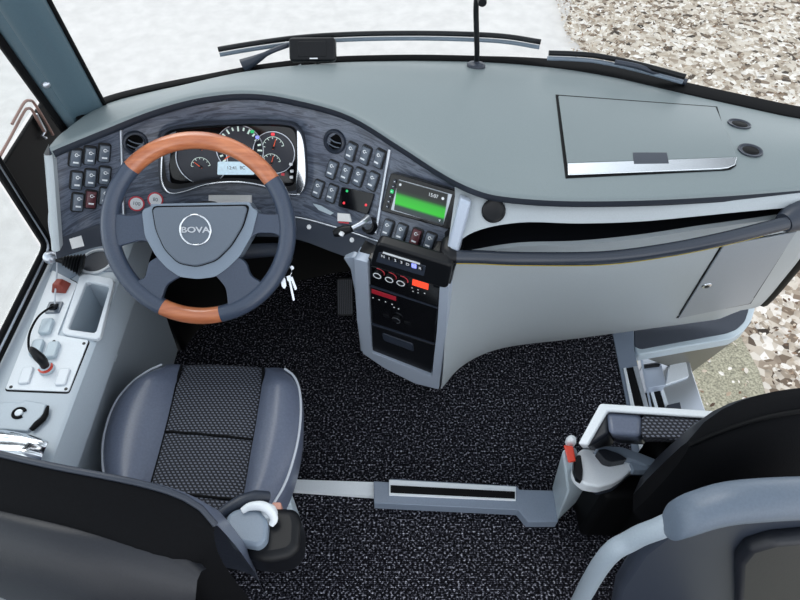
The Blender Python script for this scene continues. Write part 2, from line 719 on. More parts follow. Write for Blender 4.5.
# ================================================================== OUTSIDE
GZ = -0.95
o = MB().box((-2.0, 1.0, GZ - 0.05), (16.0, 24.0, 0.1)).build('ground', M['road'], smooth=0)
struct(o, 'pale concrete road surface seen through the windscreen and side window', 'ground')
rows = []
for k in range(30):
    y = -3 + k * 0.42
    xe = 1.62 + 0.10 * math.sin(y * 2.1) + 0.06 * math.sin(y * 5.3 + 1)
    rows.append([(xe, y, GZ + 0.004), (xe + 0.5, y, GZ + 0.03), (4.0, y, GZ + 0.04), (12.0, y, GZ + 0.04)])
o = MB().grid(rows).build('ground', M['litter'], smooth=0)
struct(o, 'leaf strewn roadside verge to the right of the coach', 'ground')
rows = []
for k in range(30):
    y = -3 + k * 0.25
    xe = 1.2 + 0.03 * math.sin(y * 4.1)
    x2 = 1.80 + 0.08 * math.sin(y * 3.3 + 2)
    rows.append([(xe, y, GZ + 0.006), (1.5, y, GZ + 0.012), (x2, y, GZ + 0.034)])
o = MB().grid(rows).build('ground', M['gravel'], smooth=0)
struct(o, 'strip of mossy gravel beside the open doorway', 'ground')

lb = MB()
rnd = random.Random(11)
for k in range(24000):
    while True:
        x = 1.45 + rnd.random() ** 1.3 * 5.0
        y = 0.6 + rnd.random() * 7.0
        if x < 1.9 and y < 3 and rnd.random() < 0.7:
            continue
        break
    L = rnd.uniform(0.007, 0.018)
    w = L * rnd.uniform(0.45, 0.75)
    m = Matrix.Translation((x, y, GZ + 0.045 + rnd.random() * 0.025)) @ Matrix.Rotation(rnd.random() * 6.3, 4, 'Z') @ Matrix.Rotation(rnd.uniform(-0.6, 0.6), 4, 'X') @ Matrix.Rotation(rnd.uniform(-0.5, 0.5), 4, 'Y')
    c = rnd.uniform(0.1, 0.4) * w
    lb.add([(-L, 0, 0), (-L * 0.3, -w, c), (L * 0.5, -w * 0.8, c), (L, 0, 0), (L * 0.5, w * 0.8, c), (-L * 0.3, w, c)], [(0, 1, 2, 3), (0, 3, 4, 5)], m)
o = lb.build('leaf_litter', M['leaf'], smooth=0)
o['kind'] = 'stuff'
o['label'] = 'dry fallen leaves scattered over the roadside verge'
o['category'] = 'leaves'

# ================================================================== COACH SHELL
# front lip and windscreen base of the dashboard: (pixel of lip, z, pixel of base, z)
ST = [((46, 150), .955, (74, 126), .95), ((62, 143), .96, (104, 105), .94), ((100, 127), .97, (150, 92), .92),
      ((150, 107), .98, (205, 81), .90), ((200, 94), .985, (265, 70), .89), ((250, 90.5), .985, (330, 63), .885),
      ((300, 98.5), .98, (390, 61), .88), ((350, 114), .97, (440, 61), .88), ((400, 144.5), .955, (500, 63), .88),
      ((440, 170.5), .945, (560, 68.5), .88), ((470, 186), .935, (610, 76.5), .88), ((500, 194), .93, (650, 85.5), .88),
      ((560, 198.5), .93, (690, 95), .88), ((640, 198), .93, (735, 105), .88), ((720, 194), .93, (780, 115), .88),
      ((800, 188), .93, (822, 124), .88), ((880, 181), .93, (885, 148), .88)]
LIP = cr([at(*f, z=zf) for f, zf, b, zb in ST], 5)
BASE = cr([at(*b, z=zb) for f, zf, b, zb in ST], 5)
NST = len(LIP)
OUT = []
for i in range(NST):
    t = (BASE[min(i + 1, NST - 1)] - BASE[max(i - 1, 0)])
    OUT.append(Vector((-t.y, t.x, 0)).normalized())

# floor and lower walls
fl_pts = [(BASE[i].x, BASE[i].y - 0.01) for i in range(2, NST, 3) if BASE[i].x < 0.72]
fl_pts = [(-0.955, -1.4), (-0.955, fl_pts[0][1] - 0.2)] + fl_pts + [(0.80, 1.42), (0.80, -1.4)]
o = MB().prism(fl_pts, -0.12, 0.0).build('floor', M['carpet'], smooth=0)
struct(o, 'black ribbed carpet floor of the cab and aisle', 'floor')
FR = [i for i in range(0, NST) if BASE[i].x < 0.80]
rows = [[BASE[i] + OUT[i] * 0.01 + Vector((0, 0, -0.005)) for i in FR],
        [Vector((BASE[i].x, BASE[i].y, -0.10)) + OUT[i] * 0.03 for i in FR]]
o = MB().grid(rows).build('wall_front', M['rubber'], solid=0.03)
struct(o, 'black front bulkhead in the shadow under the dashboard', 'wall')
o = MB().box((-0.962, 0.30, 0.305), (0.012, 1.72, 0.61)).build('wall_left', M['panel'], bevel=0.004)
struct(o, 'pale grey side wall under the driver window', 'wall')
o = MB().box((-0.962, 1.36, 0.42), (0.012, 0.39, 0.925)).build('wall_left', M['rubber'], bevel=0.004)
struct(o, 'black front corner panel ahead of the driver window', 'wall')

# window_1: the windscreen
def band_w(i):
    return 0.020 + 0.026 * max(0, min(1, (BASE[i].x - 0.25) / 0.35))
fr = MB().grid([[BASE[i] + OUT[i] * d * band_w(i) + Vector((0, 0, h)) for i in range(1, NST)] for d, h in ((-0.15, -0.012), (0.0, 0.004), (0.25, 0.007), (1.0, 0.008), (1.1, -0.02))])
win1 = thing('window_1', (0.1, 1.6, 0.88), 'large curved windscreen with black rubber edge along the dashboard', 'window')
win1['kind'] = 'structure'
fr.build('frame', M['rubber'], win1)
gl = []
for h in (0, 0.5, 1.0):
    gl.append([Vector(((BASE[i].x + OUT[i].x * band_w(i)) * (1 - 0.05 * h), BASE[i].y + OUT[i].y * band_w(i) - 0.42 * h, BASE[i].z + 0.01 + 1.45 * h)) for i in range(1, NST)])
MB().grid(gl).build('glass', M['glass'], win1)

# window_2: driver side window; window_3: corner quarter light
X_L = -0.95
win2 = thing('window_2', (X_L - 0.02, 0.6, 0.63), 'driver side window with dark frame left of the side console', 'window')
win2['kind'] = 'structure'
fm = MB()
loop = [(1.165, 0.634), (1.165, 1.75), (-0.45, 1.75), (-0.45, 0.634)]
lr = round_poly(loop, 0.03)
fm.tube([(X_L - 0.004, y, z) for y, z in lr], 0.0075, 8, closed=True)
fm.build('frame', M['rubber'], win2)
fm = MB()
fm.tube([(X_L + 0.001, y + (0.006 if y > 0 else -0.006), z - 0.010 if z < 1 else z) for y, z in lr], 0.0035, 8, closed=True)
fm.build('frame_bead', M['alu'], win2)
fm = MB()
fm.tube([(X_L + 0.003, y + (0.016 if y > 0 else -0.016), z - 0.020 if z < 1 else z) for y, z in lr], 0.006, 8, closed=True)
fm.build('seal', M['rubber'], win2)
MB().box((X_L - 0.02, 0.35, 1.19), (0.005, 1.62, 1.12)).build('glass', M['glass'], win2, smooth=0)
win3 = thing('window_3', (X_L, 1.28, 0.89), 'small quarter light between driver window and windscreen pillar', 'window')
win3['kind'] = 'structure'
MB().box((X_L - 0.02, 1.36, 1.33), (0.005, 0.36, 0.88)).build('glass', M['glass'], win3, smooth=0)

# trim_1: left windscreen pillar
BL, BR = at(62, 123, z=.95), at(104, 106, z=.94)
TL, TR = at(0, 36, x=-0.80), at(66, 35, x=-0.735)
nrm = (BR - BL).cross(TL - BL).normalized()
if nrm.dot(CAM - BL) < 0:
    nrm = -nrm
rows = []
for k in range(9):
    h = -0.25 + k * 0.6
    l, r_ = BL + (TL - BL) * h, BR + (TR - BR) * h
    w = r_ - l
    rows.append([l - nrm * 0.05, l, l + w * 0.08 + nrm * 0.010, l + w * 0.20 + nrm * 0.022, l + w * 0.32 + nrm * 0.010, l + w * 0.6 + nrm * 0.014, l + w * 0.88 + nrm * 0.012, l + w * 0.97 + nrm * 0.004, r_, r_ - nrm * 0.05])
pil = thing('trim_1', BL, 'blue grey moulded windscreen pillar at the left end of the dashboard', 'pillar')
pil['kind'] = 'structure'
MB().grid(rows, cu=True).build('pillar_cover', M['pillar'], pil, smooth=60)
MB().tube([BL + (TL - BL) * h - (BR - BL).normalized() * 0.005 for h in (-0.6, 0, 1, 2, 4.5)], 0.010, 8).build('edge_rubber', M['rubber'], pil)
MB().tube([BR + (TR - BR) * h + (BR - BL).normalized() * 0.002 for h in (-0.3, 0, 1, 2, 4.5)], 0.0065, 8).build('edge_rubber', M['rubber'], pil)
pb = MB().grid(rows).bvh()
p, n = hit(pb, 46, 85)
f = Frame(p, (1, 0, 0), n)
MB().lathe([(0.0001, 0.006), (0.005, 0.005), (0.008, 0.002), (0.009, -0.002)], 16, f.mat()).build('fixing_cap', M['alu'], pil)

# ================================================================== DASHBOARD
dash = thing('dashboard', (0.1, 1.25, 0.0), 'long curved grey coach dashboard with dark wood instrument panel under the windscreen', 'dashboard')
NV = 10
rows = []
for j in range(NV + 1):
    v = j / NV
    rows.append([lerp(BASE[i], LIP[i] + (BASE[i] - LIP[i]).normalized() * 0.012, v) + Vector((0, 0, 0.018 * math.sin(math.pi * v) * min(1, (BASE[i] - LIP[i]).length / 0.3))) for i in range(NST)])
INW = []
for i in range(NST):
    t = LIP[min(i + 1, NST - 1)] - LIP[max(i - 1, 0)]
    INW.append(Vector((-t.y, t.x, 0)).normalized())      # away from the driver
pad_rows = list(rows)
last = rows[-1]
rr = 0.009
for a in (25, 50, 75):
    pad_rows.append([last[i] - INW[i] * rr * math.sin(R(a)) - Vector((0, 0, rr * (1 - math.cos(R(a))))) for i in range(NST)])
PAD = MB().grid(pad_rows)
PADB = MB().grid(rows).bvh()
top_pad = PAD.build('top_pad', M['pad'], dash, smooth=50)
# dark rolled edge below it
e0 = pad_rows[-1]
er = [e0]
for dn, dz in ((0.0, -0.008), (-0.001, -0.016), (0.006, -0.022), (0.02, -0.025), (0.06, -0.022)):
    er.append([e0[i] + INW[i] * dn + Vector((0, 0, dz)) for i in range(NST)])
MB().grid(er).build('pad_edge', M['pad_edge'], dash, smooth=60)
# left end cap of the pad
cap = [r[0] for r in pad_rows] + [r[0] for r in er]
MB().add([p + Vector((-0.001, 0, 0)) for p in cap], [tuple(range(len(cap)))]).build('end_cap', M['pad'], dash, smooth=0, solid=0.004)

# storage lid with chrome strip
groove = [(555.5, 95), (717, 107), (739, 170), (565.5, 178.5)]
drape(PADB, groove, 24, 12, 0.0015, 0.004, edge=lambda u, v, q: Vector((q.x - 3 * v * max(0, (u - 0.93) / 0.07), q.y - (4.0 * v ** 4 * max(0, (u - 0.93) / 0.07) ** 2)))).build('lid_gap', M['rubber'], dash, smooth=60)
lid = drape(PADB, [(558, 97.5), (715, 109), (736, 159), (567, 165)], 20, 10, 0.006, 0.006).build('storage_lid', M['lid'], dash, smooth=50, bevel=0.002)
strip = drape(PADB, [(567, 165.5), (736, 159.5), (734, 170), (567.5, 177)], 24, 2, 0.007, 0.006,
              edge=lambda u, v, q: Vector((q.x, q.y - (3.0 * v * max(0, (u - 0.93) / 0.07) ** 2)))).build('chrome_strip', M['chrome'], lid, smooth=50, bevel=0.0015)
drape(PADB, [(632, 155), (666, 155), (668, 166), (633, 166.5)], 4, 3, 0.0075, 0.004).build('finger_pull', M['slate'], lid, smooth=50, bevel=0.001)
for px, py in ((739, 124.5), (750, 151)):
    p, n = hit(PADB, px, py)
    f = Frame(p, (1, 0, 0), n)
    cupo = MB().lathe([(0.028, 0.001), (0.0275, 0.004), (0.025, 0.0035), (0.0235, 0.001), (0.022, 0.0012), (0.0001, 0.0011)], 32, f.mat()).build('cup_recess', M['slate'], dash)
    MB().lathe([(0.019, 0.0013), (0.018, 0.002), (0.0001, 0.002)], 28, f.mat() @ Matrix.Translation((0.002, 0.001, 0))).build('recess_floor', M['rubber'], cupo)

# ---- wood instrument panel under the lip
PBOT = [((56, 240), .745), ((80, 231), .73), ((105, 224), .72), ((150, 221), .70), ((200, 219), .688), ((250, 216), .688), ((294, 216), .692),
        ((335, 226), .70), ((369, 237), .71), ((400, 247), .717), ((440, 259), .72), ((462, 264), .72)]
PB = cr([at(*p, z=z) for p, z in PBOT], 6)
NP = len(PB)
def along(curve, k):
    k = max(0, min(len(curve) - 1.0001, k))
    i = int(k)
    return curve[i].lerp(curve[i + 1], k - i)
PT = [None] * NP
xs = [p.x for p in LIP]
def lip_at(x):
    for i in range(NST - 1):
        if xs[i] <= x <= xs[i + 1]:
            t = (x - xs[i]) / (xs[i + 1] - xs[i])
            return LIP[i].lerp(LIP[i + 1], t), INW[i].lerp(INW[i + 1], t)
    return LIP[0], INW[0]
LX0, LX1 = LIP[0].x + 0.004, at(471, 187, z=.935).x
for k in range(NP):
    u = (PB[k].x - PB[0].x) / (PB[-1].x - PB[0].x)
    p, n = lip_at(lerp(LX0, LX1, u))
    PT[k] = p + n * 0.035 + Vector((0, 0, -0.022))
prow = []
for j in range(9):
    v = j / 8
    prow.append([lerp(PT[k], PB[k], v) + Vector((0, 0.012, -0.012)) * math.sin(math.pi * v) for k in range(NP)])
PANEL = MB().grid(prow)
PNB = PANEL.bvh()
PANEL.build('instrument_panel', M['wood'], dash, smooth=60)
# strip of dark trim under the wood, and the bolster that turns away into the footwell
SB = [((58, 256), .715), ((80, 249), .70), ((105, 243), .685), ((150, 239), .665), ((200, 236), .65), ((250, 234), .648), ((294, 236), .655),
      ((335, 250), .655), ((369, 262), .66), ((400, 268), .68), ((440, 280), .68), ((462, 285), .68)]
SBc = cr([at(*p, z=z) for p, z in SB], 6)
SBc = [p + Vector((0, -0.002, 0)) for p in SBc]
LS = MB().grid([[p + Vector((0, -0.004, 0.004)) for p in PB[:-7]], [p + Vector((0, -0.012, 0.0)) for p in PB[:-7]], [p + Vector((0, -0.008, 0)) for p in SBc[:-7]], [p + Vector((0, 0.02, -0.012)) for p in SBc[:-7]]])
LSB = MB().grid([[p + Vector((0, -0.012, 0.0)) for p in PB], [p + Vector((0, -0.008, 0)) for p in SBc]]).bvh()
LS.build('lower_trim', M['slate'], dash, smooth=50)
MB().tube([p + Vector((0, -0.009, 0.005)) for p in PB[36:]], 0.0022, 8).build('trim_bead', M['alu'], dash)
KB = [p for p in SBc[:56] if p.x > -0.70]
MB().grid([[p + Vector((0, 0.02, -0.012)) for p in KB], [p + Vector((0, 0.14, -0.10)) for p in KB], [Vector((p.x, 1.50, 0.30)) for p in KB]]).build('knee_bolster', M['rubber'], dash, smooth=60)
for px, py in ((309, 227), (352, 240)):
    p, n = hit(LSB, px, py)
    f = Frame(p, (1, 0, 0), n)
    s = MB().lathe([(0.0001, 0.004), (0.005, 0.0035), (0.0065, 0.001), (0.0065, -0.002)], 18, f.mat()).build('screw_cap', M['white'], dash)
# silver side post at the far left of the panel
pa_, pb_ = lerp(PT[0], PB[0], .03), PB[0] * .55 + SBc[0] * .45
MB().grid([[q + Vector((dx, dy, 0)) for q in (pa_, lerp(pa_, pb_, .5), pb_)] for dx, dy in ((.012, .01), (.011, -.010), (.006, -.014), (-.004, -.014), (-.010, -.008), (-.012, .03))]).build('side_post', M['panel'], dash, smooth=50)

# metal strips dividing the wood
for a, b, w in (((121, 128), (124, 216), 0.004), ((390, 149), (376, 233), 0.0055)):
    pts = []
    for k in range(9):
        p, n = hit(PNB, lerp(a[0], b[0], k / 8), lerp(a[1], b[1], k / 8))
        if p is not None:
            pts.append(p + n * 0.001)
    MB().tube(pts, w, 10).build('dividing_strip', M['alu'], dash)

# ---- rocker switches
def make_rocker():
    """local: z out of the panel, y up the switch"""
    b = MB().prism(rrect(0.030, 0.050, 0.006), -0.004, 0.004)
    base = b.build('rocker_switch', M['switchbase'], None, bevel=0.001)
    k = MB()
    prof = [(-0.021, 0.004, 0.010), (-0.012, 0.004, 0.0125), (0.0, 0.004, 0.011), (0.012, 0.004, 0.0125), (0.021, 0.004, 0.009)]
    rows_ = []
    for y, z0, z1 in prof:
        rows_.append([(-0.0115, y, z0), (-0.0115, y, z1 - 0.002), (-0.0085, y, z1), (0.0085, y, z1), (0.0115, y, z1 - 0.002), (0.0115, y, z0)])
    k.grid(rows_)
    k.f.append((0, 1, 2, 3, 4, 5))
    e = 4 * 6
    k.f.append((e + 5, e + 4, e + 3, e + 2, e + 1, e))
    k.build('rocker', M['switch'], base, bevel=0.0015)
    MB().box((0, -0.009, 0.0125), (0.012, 0.0040, 0.0010)).build('indicator_bar', M['white'], base, smooth=0)
    sy = MB()
    sy.arc(0.0025, 0.0044, 40, 320, 0.0122, 0.0132, 10, Matrix.Translation((0, 0.0105, 0)))
    sy.box((0.0046, 0.0105, 0.0127), (0.0045, 0.0016, 0.0010))
    sy.build('symbol', M['white'], base, smooth=0)
    return base


rk0 = make_rocker()
def switch_matrix(bvh, px, py, ux, uy, dx=0.0, up=None):
    p, n = hit(bvh, px, py)
    q = Frame(p, (1, 0, 0), n)
    a, b_ = q.uv(px + ux, py + uy)
    ey = (q.ex * a + q.ey * b_).normalized()
    ex = ey.cross(n)
    m_ = Matrix((ex, ey, n)).transposed().to_4x4()
    m_.translation = p
    return m_
spots = [(75, 157), (89.5, 155), (104, 152.5), (76, 180), (90, 177.5), (104.5, 175), (77, 202), (90.5, 199), (105, 196)]
spots = [(x, y, 1, -10) for x, y in spots]
spots += [(x, y, 3, -10) for x, y in ((351.6, 151.5), (366, 155), (380, 158.5), (332.5, 169.5), (346.5, 173.5), (359.5, 177), (373.5, 181), (318.5, 189), (332.5, 193.5))]
spots += [(x, y, 3, -10) for x, y in ((388, 229), (401.5, 233), (416.5, 237.5), (430, 241.5))]
red_rocker = mat('dark_red_rocker', rgb(96, 52, 58), 0.35, scale=400, var=0.06)
for i, (x, y, ux, uy) in enumerate(spots):
    m_ = switch_matrix(PNB, x, y, ux, uy)
    if i == 0:
        rk0.parent = dash
        rk0.matrix_basis = wm(dash).inverted() @ m_
        XF[rk0.name] = m_
        s = rk0
    else:
        s = child_copy(rk0, dash, m_)
    if i in (7, 20):
        for g in s.children:
            if g.name.startswith('rocker'):
                d = g.data.copy()
                d.materials[0] = red_rocker
                g.data = d
                g['label'] = 'dark red rocker'

# ---- round air vents
for px, py in ((135, 142.5), (335, 141.5)):
    m_ = switch_matrix(PNB, px, py, 3, -10)
    v = MB().lathe([(0.030, -0.004), (0.031, 0.004), (0.028, 0.009), (0.024, 0.010), (0.0215, 0.006), (0.0205, -0.002), (0.0001, -0.003)], 36, m_).build('air_vent', M['slate'], dash, smooth=50)
    MB().lathe([(0.0205, 0.0005), (0.0001, 0.0005)], 28, m_).build('vent_throat', M['rubber'], v)
    for yy in (-0.008, 0.004):
        pts = [(x_, yy - 0.004 * math.cos(x_ / 0.018 * 1.4), 0.004) for x_ in (-0.018, -0.009, 0, 0.009, 0.018)]
        MB().tube(pts, 0.0016, 8, m=m_).build('vent_louvre', M['switch'], v)

# ---- status panel with warning lamps, stickers, label
f = surf_frame(PNB, 354, 200, 366, 204)
q = [f.uv(x, y, 0.008) for x, y in ((341.5, 186.8), (374, 194), (367.4, 214.4), (338.0, 206.3))]
s = MB().prism(round_poly(q, 0.004), -0.012, 0.009, f.mat()).build('lamp_panel', M['gloss'], dash, bevel=0.0015)
for (x, y), mm in (((347, 191), 'green_led'), ((344, 203), 'red_led'), ((366, 205), 'red_led')):
    a, b_ = f.uv(x, y, 0.009)
    MB().lathe([(0.0035, 0), (0.003, 0.0015), (0.0001, 0.0018)], 14, f.mat() @ Matrix.Translation((a, b_, 0.009))).build('warning_lamp', M[mm], s)
for px, py, t_ in ((136.5, 203.5, '100'), (155.5, 199.5, '80')):
    m_ = switch_matrix(PNB, px, py, 1, -10)
    s = MB().lathe([(0.0001, 0.003), (0.0165, 0.003), (0.0168, 0.0)], 32, m_).build('speed_sticker', M['white'], dash)
    MB().arc(0.0158, 0.0195, 0, 360, 0.0005, 0.0034, 36, m_).build('sticker_ring', M['redring'], s)
    text('sticker_print', t_, 0.013, M['switch'], s, m_ @ Matrix.Translation((0, 0, 0.0033)), 0.0002)
for q4, mm in ((((338, 213), (350, 214), (352, 222), (338, 221)), 'paper'),):
    c = [hit(PNB, *p_) for p_ in q4]
    s = MB().loft2([p_ - n_ * 0.001 for p_, n_ in c], [p_ + n_ * 0.0035 for p_, n_ in c]).build('paper_label', M[mm], dash, smooth=0)
c = [hit(PNB, *p_) for p_ in ((313, 203.5), (321, 205.5), (334, 213), (330.5, 215), (319, 210))]
MB().loft2([p_ - n_ * 0.001 for p_, n_ in c], [p_ + n_ * 0.002 for p_, n_ in c]).build('sticker_remnant', M['bracket'], dash, smooth=0)
c = [hit(PNB, *p_) for p_ in ((339, 221.3), (349, 222.3), (349.2, 223.8), (339, 222.8))]
MB().loft2([p_ - n_ * 0.001 for p_, n_ in c], [p_ + n_ * 0.003 for p_, n_ in c]).build('label_print', M['redring'], dash, smooth=0)
c = [hit(LSB, *p_) for p_ in ((69, 239), (81, 235.5), (84, 246), (72, 249))]
MB().loft2([p_ - n_ * 0.001 for p_, n_ in c], [p_ + n_ * 0.003 for p_, n_ in c]).build('paper_label', M['paper'], dash, smooth=0)

# ---- pale lower dashboard at the co-driver side: band, trough, bulging face
def col(pts):
    return cr(pts, 6)
cols = [452, 480, 520, 580, 640, 700, 740, 800]
T0 = [((455, 196), 1.075), ((482, 202), 1.05), ((520, 206), 1.04), ((580, 207), 1.035), ((640, 206), 1.035), ((700, 203), 1.035), ((740, 200), 1.04), ((806, 196), 1.05)]
T1 = [((447, 252), 0.985), ((474, 232), 1.005), ((520, 222.5), 1.012), ((580, 223.5), 1.015), ((640, 221.5), 1.018), ((700, 216), 1.02), ((740, 212), 1.025), ((806, 206), 1.04)]
TA = [((446, 262), 0.982), ((474, 255), 1.00), ((520, 248), 1.01), ((580, 246), 1.015), ((640, 240), 1.02), ((700, 231), 1.025), ((740, 225.5), 1.03), ((806, 216), 1.045)]
TB = [((447, 300), 1.00), ((472, 295), 1.02), ((513, 290), 1.035), ((577, 288), 1.04), ((640, 280), 1.045), ((700, 270), 1.055), ((742, 262), 1.065), ((803, 247), 1.08)]
TD = [((439, 389), .015), ((462, 362), .015), ((500, 344), .015), ((570, 334), .015), ((636, 325), .015), ((690, 318), .03), ((725, 313), .07), ((755, 308), .12)]
cT0 = col([at(*p, y=y) for p, y in T0])
cT1 = col([at(*p, y=y) for p, y in T1])
cTA = col([at(*p, y=y) for p, y in TA])
cTB = col([at(*p, y=y) for p, y in TB])
cTD = col([at(*p, z=z) for p, z in TD])
bulge = [1 - 0.9 * max(0, (i / (len(cTB) - 1) - 0.8) / 0.2) for i in range(len(cTB))]
cTC = [lerp(b, d, 0.5) + Vector((0, -0.055 * k, 0)) for b, d, k in zip(cTB, cTD, bulge)]
cTC2 = [lerp(b, d, 0.8) + Vector((0, -0.05 * k, 0)) for b, d, k in zip(cTB, cTD, bulge)]
MB().grid([[p + Vector((0, 0.03, 0.012)) for p in cT0], cT0, [lerp(a, b, .5) for a, b in zip(cT0, cT1)], cT1, [p + Vector((0, .012, -.003)) for p in cT1]]).build('upper_band', M['panel'], dash, smooth=60)
tin1 = [p + Vector((0, .085, -.02)) for p in cT1]
tin2 = [p + Vector((0, .085, .01)) for p in cTA]
TRO = MB().grid([[p + Vector((0, .010, -.002)) for p in cT1], tin1, tin2, [p + Vector((0, .008, 0)) for p in cTA]]).build('grab_trough', M['black'], dash, smooth=30)
face_rows = [[p + Vector((0, .014, 0.004)) for p in cTA], [p + Vector((0, .003, 0.002)) for p in cTA], [lerp(a, b, .12) for a, b in zip(cTA, cTB)]]
def smooth_cols(a, n):
    out = []
    grid_ = [cr([x[k] for x in a], n) for k in range(len(a[0]))]
    for j in range(len(grid_[0])):
        out.append([g_[j] for g_ in grid_])
    return out
face_rows += smooth_cols([[lerp(a, b, .2) for a, b in zip(cTA, cTB)], cTB, cTC, cTC2, cTD], 4)
LOWER = MB().grid(face_rows)
LOWB = LOWER.bvh()
LOWER.build('lower_panel', M['panel'], dash, smooth=60)
# end of the lower panel at the doorway
edge = [r[-1] for r in face_rows[2:]]
MB().grid([[p + Vector((0.0, 0.0, 0)) for p in edge], [p + Vector((0.022, 0.01, 0)) for p in edge], [p + Vector((0.026, 0.06, 0)) for p in edge]]).build('door_edge', M['panel'], dash, smooth=50)
MB().tube([p + Vector((0.040, 0.03, 0)) for p in edge[4:]], 0.020, 10).build('door_seal', M['rubber'], dash)
# speaker / cup hole in the band
bb = MB().grid([cT0, cT1]).bvh()
p, n = hit(bb, 493.5, 211)
f = Frame(p, (1, 0, 0), n)
MB().lathe([(0.026, -0.004), (0.027, 0.004), (0.025, 0.006), (0.022, 0.004), (0.020, 0.0025), (0.0001, 0.0025)], 28, f.mat()).build('round_socket', M['black'], dash)
# locker door with a lock
lgap = [(721.5, 243.8), (797, 230), (750.5, 303.5), (676, 318)]
drape(LOWB, lgap, 8, 8, 0.001, 0.003).build('locker_gap', M['rubber'], dash, smooth=60)
ld = drape(LOWB, [(723, 244.5), (795.5, 230.8), (749, 302.3), (678, 317)], 8, 8, 0.005, 0.005).build('locker_door', M['locker'], dash, smooth=50, bevel=0.0015)
p, n = hit(LOWB, 706, 284)
f = Frame(p + n * 0.004, (1, 0, 0), n)
lk = MB().lathe([(0.0001, 0.004), (0.009, 0.004), (0.013, 0.003), (0.014, 0.0)], 24, f.mat()).build('lock', M['chrome'], ld)
MB().lathe([(0.0001, 0.006), (0.006, 0.006), (0.0065, 0.003)], 18, f.mat()).build('keyhole', M['black'], lk)
# end mount of the grab rail
mp_ = [at(786, 224, y=1.0), at(800, 219, y=1.02), at(830, 214, y=1.05)]
MB().tube([mp_[0] + Vector((-.004, .004, 0)), mp_[0] + Vector((.012, .012, 0.002)), mp_[1] + Vector((.0, .01, .004)), mp_[2]], [0.022, 0.029, 0.036, 0.042], 16).build('rail_mount', M['slate'], dash, smooth=60)

# ================================================================== GRAB RAIL
rl = cr([at(452, 256.5, y=.980), at(480, 257, y=.975), at(520, 258.5, y=.965), at(600, 258, y=.955), at(660, 251, y=.957), at(720, 239.5, y=.970), at(786, 223, y=1.0)], 6)
rail = thing('grab_rail', rl[0], 'long black curved grab rail with a thin yellow line across the pale lower dashboard', 'grab rail')
MB().tube(rl, 0.0155, 14).build('rail_tube', M['rail'], rail, smooth=60)
MB().tube([p + Vector((0, -0.0090, -0.0126)) for p in rl[1:-2]], 0.0022, 8).build('yellow_line', M['yellow'], rail)
MB().tube([rl[0] + Vector((-.004, .045, 0)), rl[0] + Vector((-.010, .01, 0)), rl[0], rl[1]], [0.02, 0.02, 0.0185, 0.016], 12).build('end_socket', M['black'], rail, smooth=60)

# ================================================================== CENTRE CONSOLE
tl, tr = at(357, 255, z=.705), at(448, 281, z=.705)
bl_, br_ = at(364, 354, z=.17), at(437, 385, z=.10)
cs = thing('centre_console', (0.0, 1.1, 0.0), 'silver framed black centre console with gear buttons and heater knobs below the screen', 'console')
nrm = (tr - tl).cross(bl_ - tl)
if nrm.dot(CAM - tl) < 0:
    nrm = -nrm
mid = (tl + tr + bl_ + br_) / 4
F = Frame(mid, tr - tl, nrm)
FM = F.mat()
def fuv(pts, h=0.0):
    return [F.uv(x, y, h) for x, y in pts]
# body behind the face
body = fuv([(357, 255), (447, 281), (444, 330), (437, 387), (404, 379), (364, 355), (357, 310)])
MB().prism(body, -0.20, -0.012, FM).build('body', M['black'], cs, bevel=0.004)
# side frames and lower bar, one moulding
outer_l = [(354, 258), (368, 262), (369, 300), (372, 352), (432, 376), (437, 330), (440, 284), (449, 286), (446, 335), (439, 389), (415, 383), (385, 368), (363, 353), (357, 320)]
MB().prism(round_poly(fuv(outer_l, 0.01), 0.006, 3), -0.03, 0.012, FM).build('frame', M['silver'], cs, bevel=0.006, seg=3)
MB().prism(round_poly(fuv([(360, 258), (352, 256), (344, 257), (351, 268), (355, 290), (358, 325), (361, 350), (368, 352), (362, 300)], -0.014), 0.004), -0.05, -0.010, FM).build('side_cheek', M['silver'], cs, bevel=0.006)
MB().prism(fuv([(368, 258), (441, 281), (436, 330), (431, 375), (371, 351), (369, 300)], 0), -0.02, 0.0, FM).build('face', M['gloss'], cs, bevel=0.002)
# gear selector bezel
gq = fuv([(376, 243), (452, 266), (447, 290), (369, 266)], 0.022)
gb = MB().prism(round_poly(gq, 0.016), -0.01, 0.022, FM).build('gear_selector', M['black'], cs, bevel=0.007, seg=4)
gi = fuv([(379, 252), (426, 266), (424, 276), (376, 261.5)], 0.0225)
MB().prism(round_poly(gi, 0.004), 0.019, 0.0235, FM).build('button_strip', M['slate'], gb, bevel=0.001)
for i, ch in enumerate('N123DNR'):
    t = i / 6
    x, y = lerp(383, 420, t), lerp(256.2, 268.2, t)
    a, b_ = F.uv(x, y, 0.025)
    bt = MB().prism(rrect(0.0125, 0.016, 0.002), 0.021, 0.0255, FM @ Matrix.Translation((a, b_, 0))).build('gear_button', M['blue_led'] if i == 5 else M['switchbase'], gb, bevel=0.001)
    text('gear_button_print', ch, 0.013, M['white'], gb, FM @ Matrix.Translation((a, b_, 0.0258)), 0.0003)
MB().prism(fuv([(383, 252.0), (420, 263.4), (419.8, 264.6), (382.7, 253.2)], 0.024), 0.0225, 0.0245, FM).build('strip_line', M['white'], gb, smooth=0)
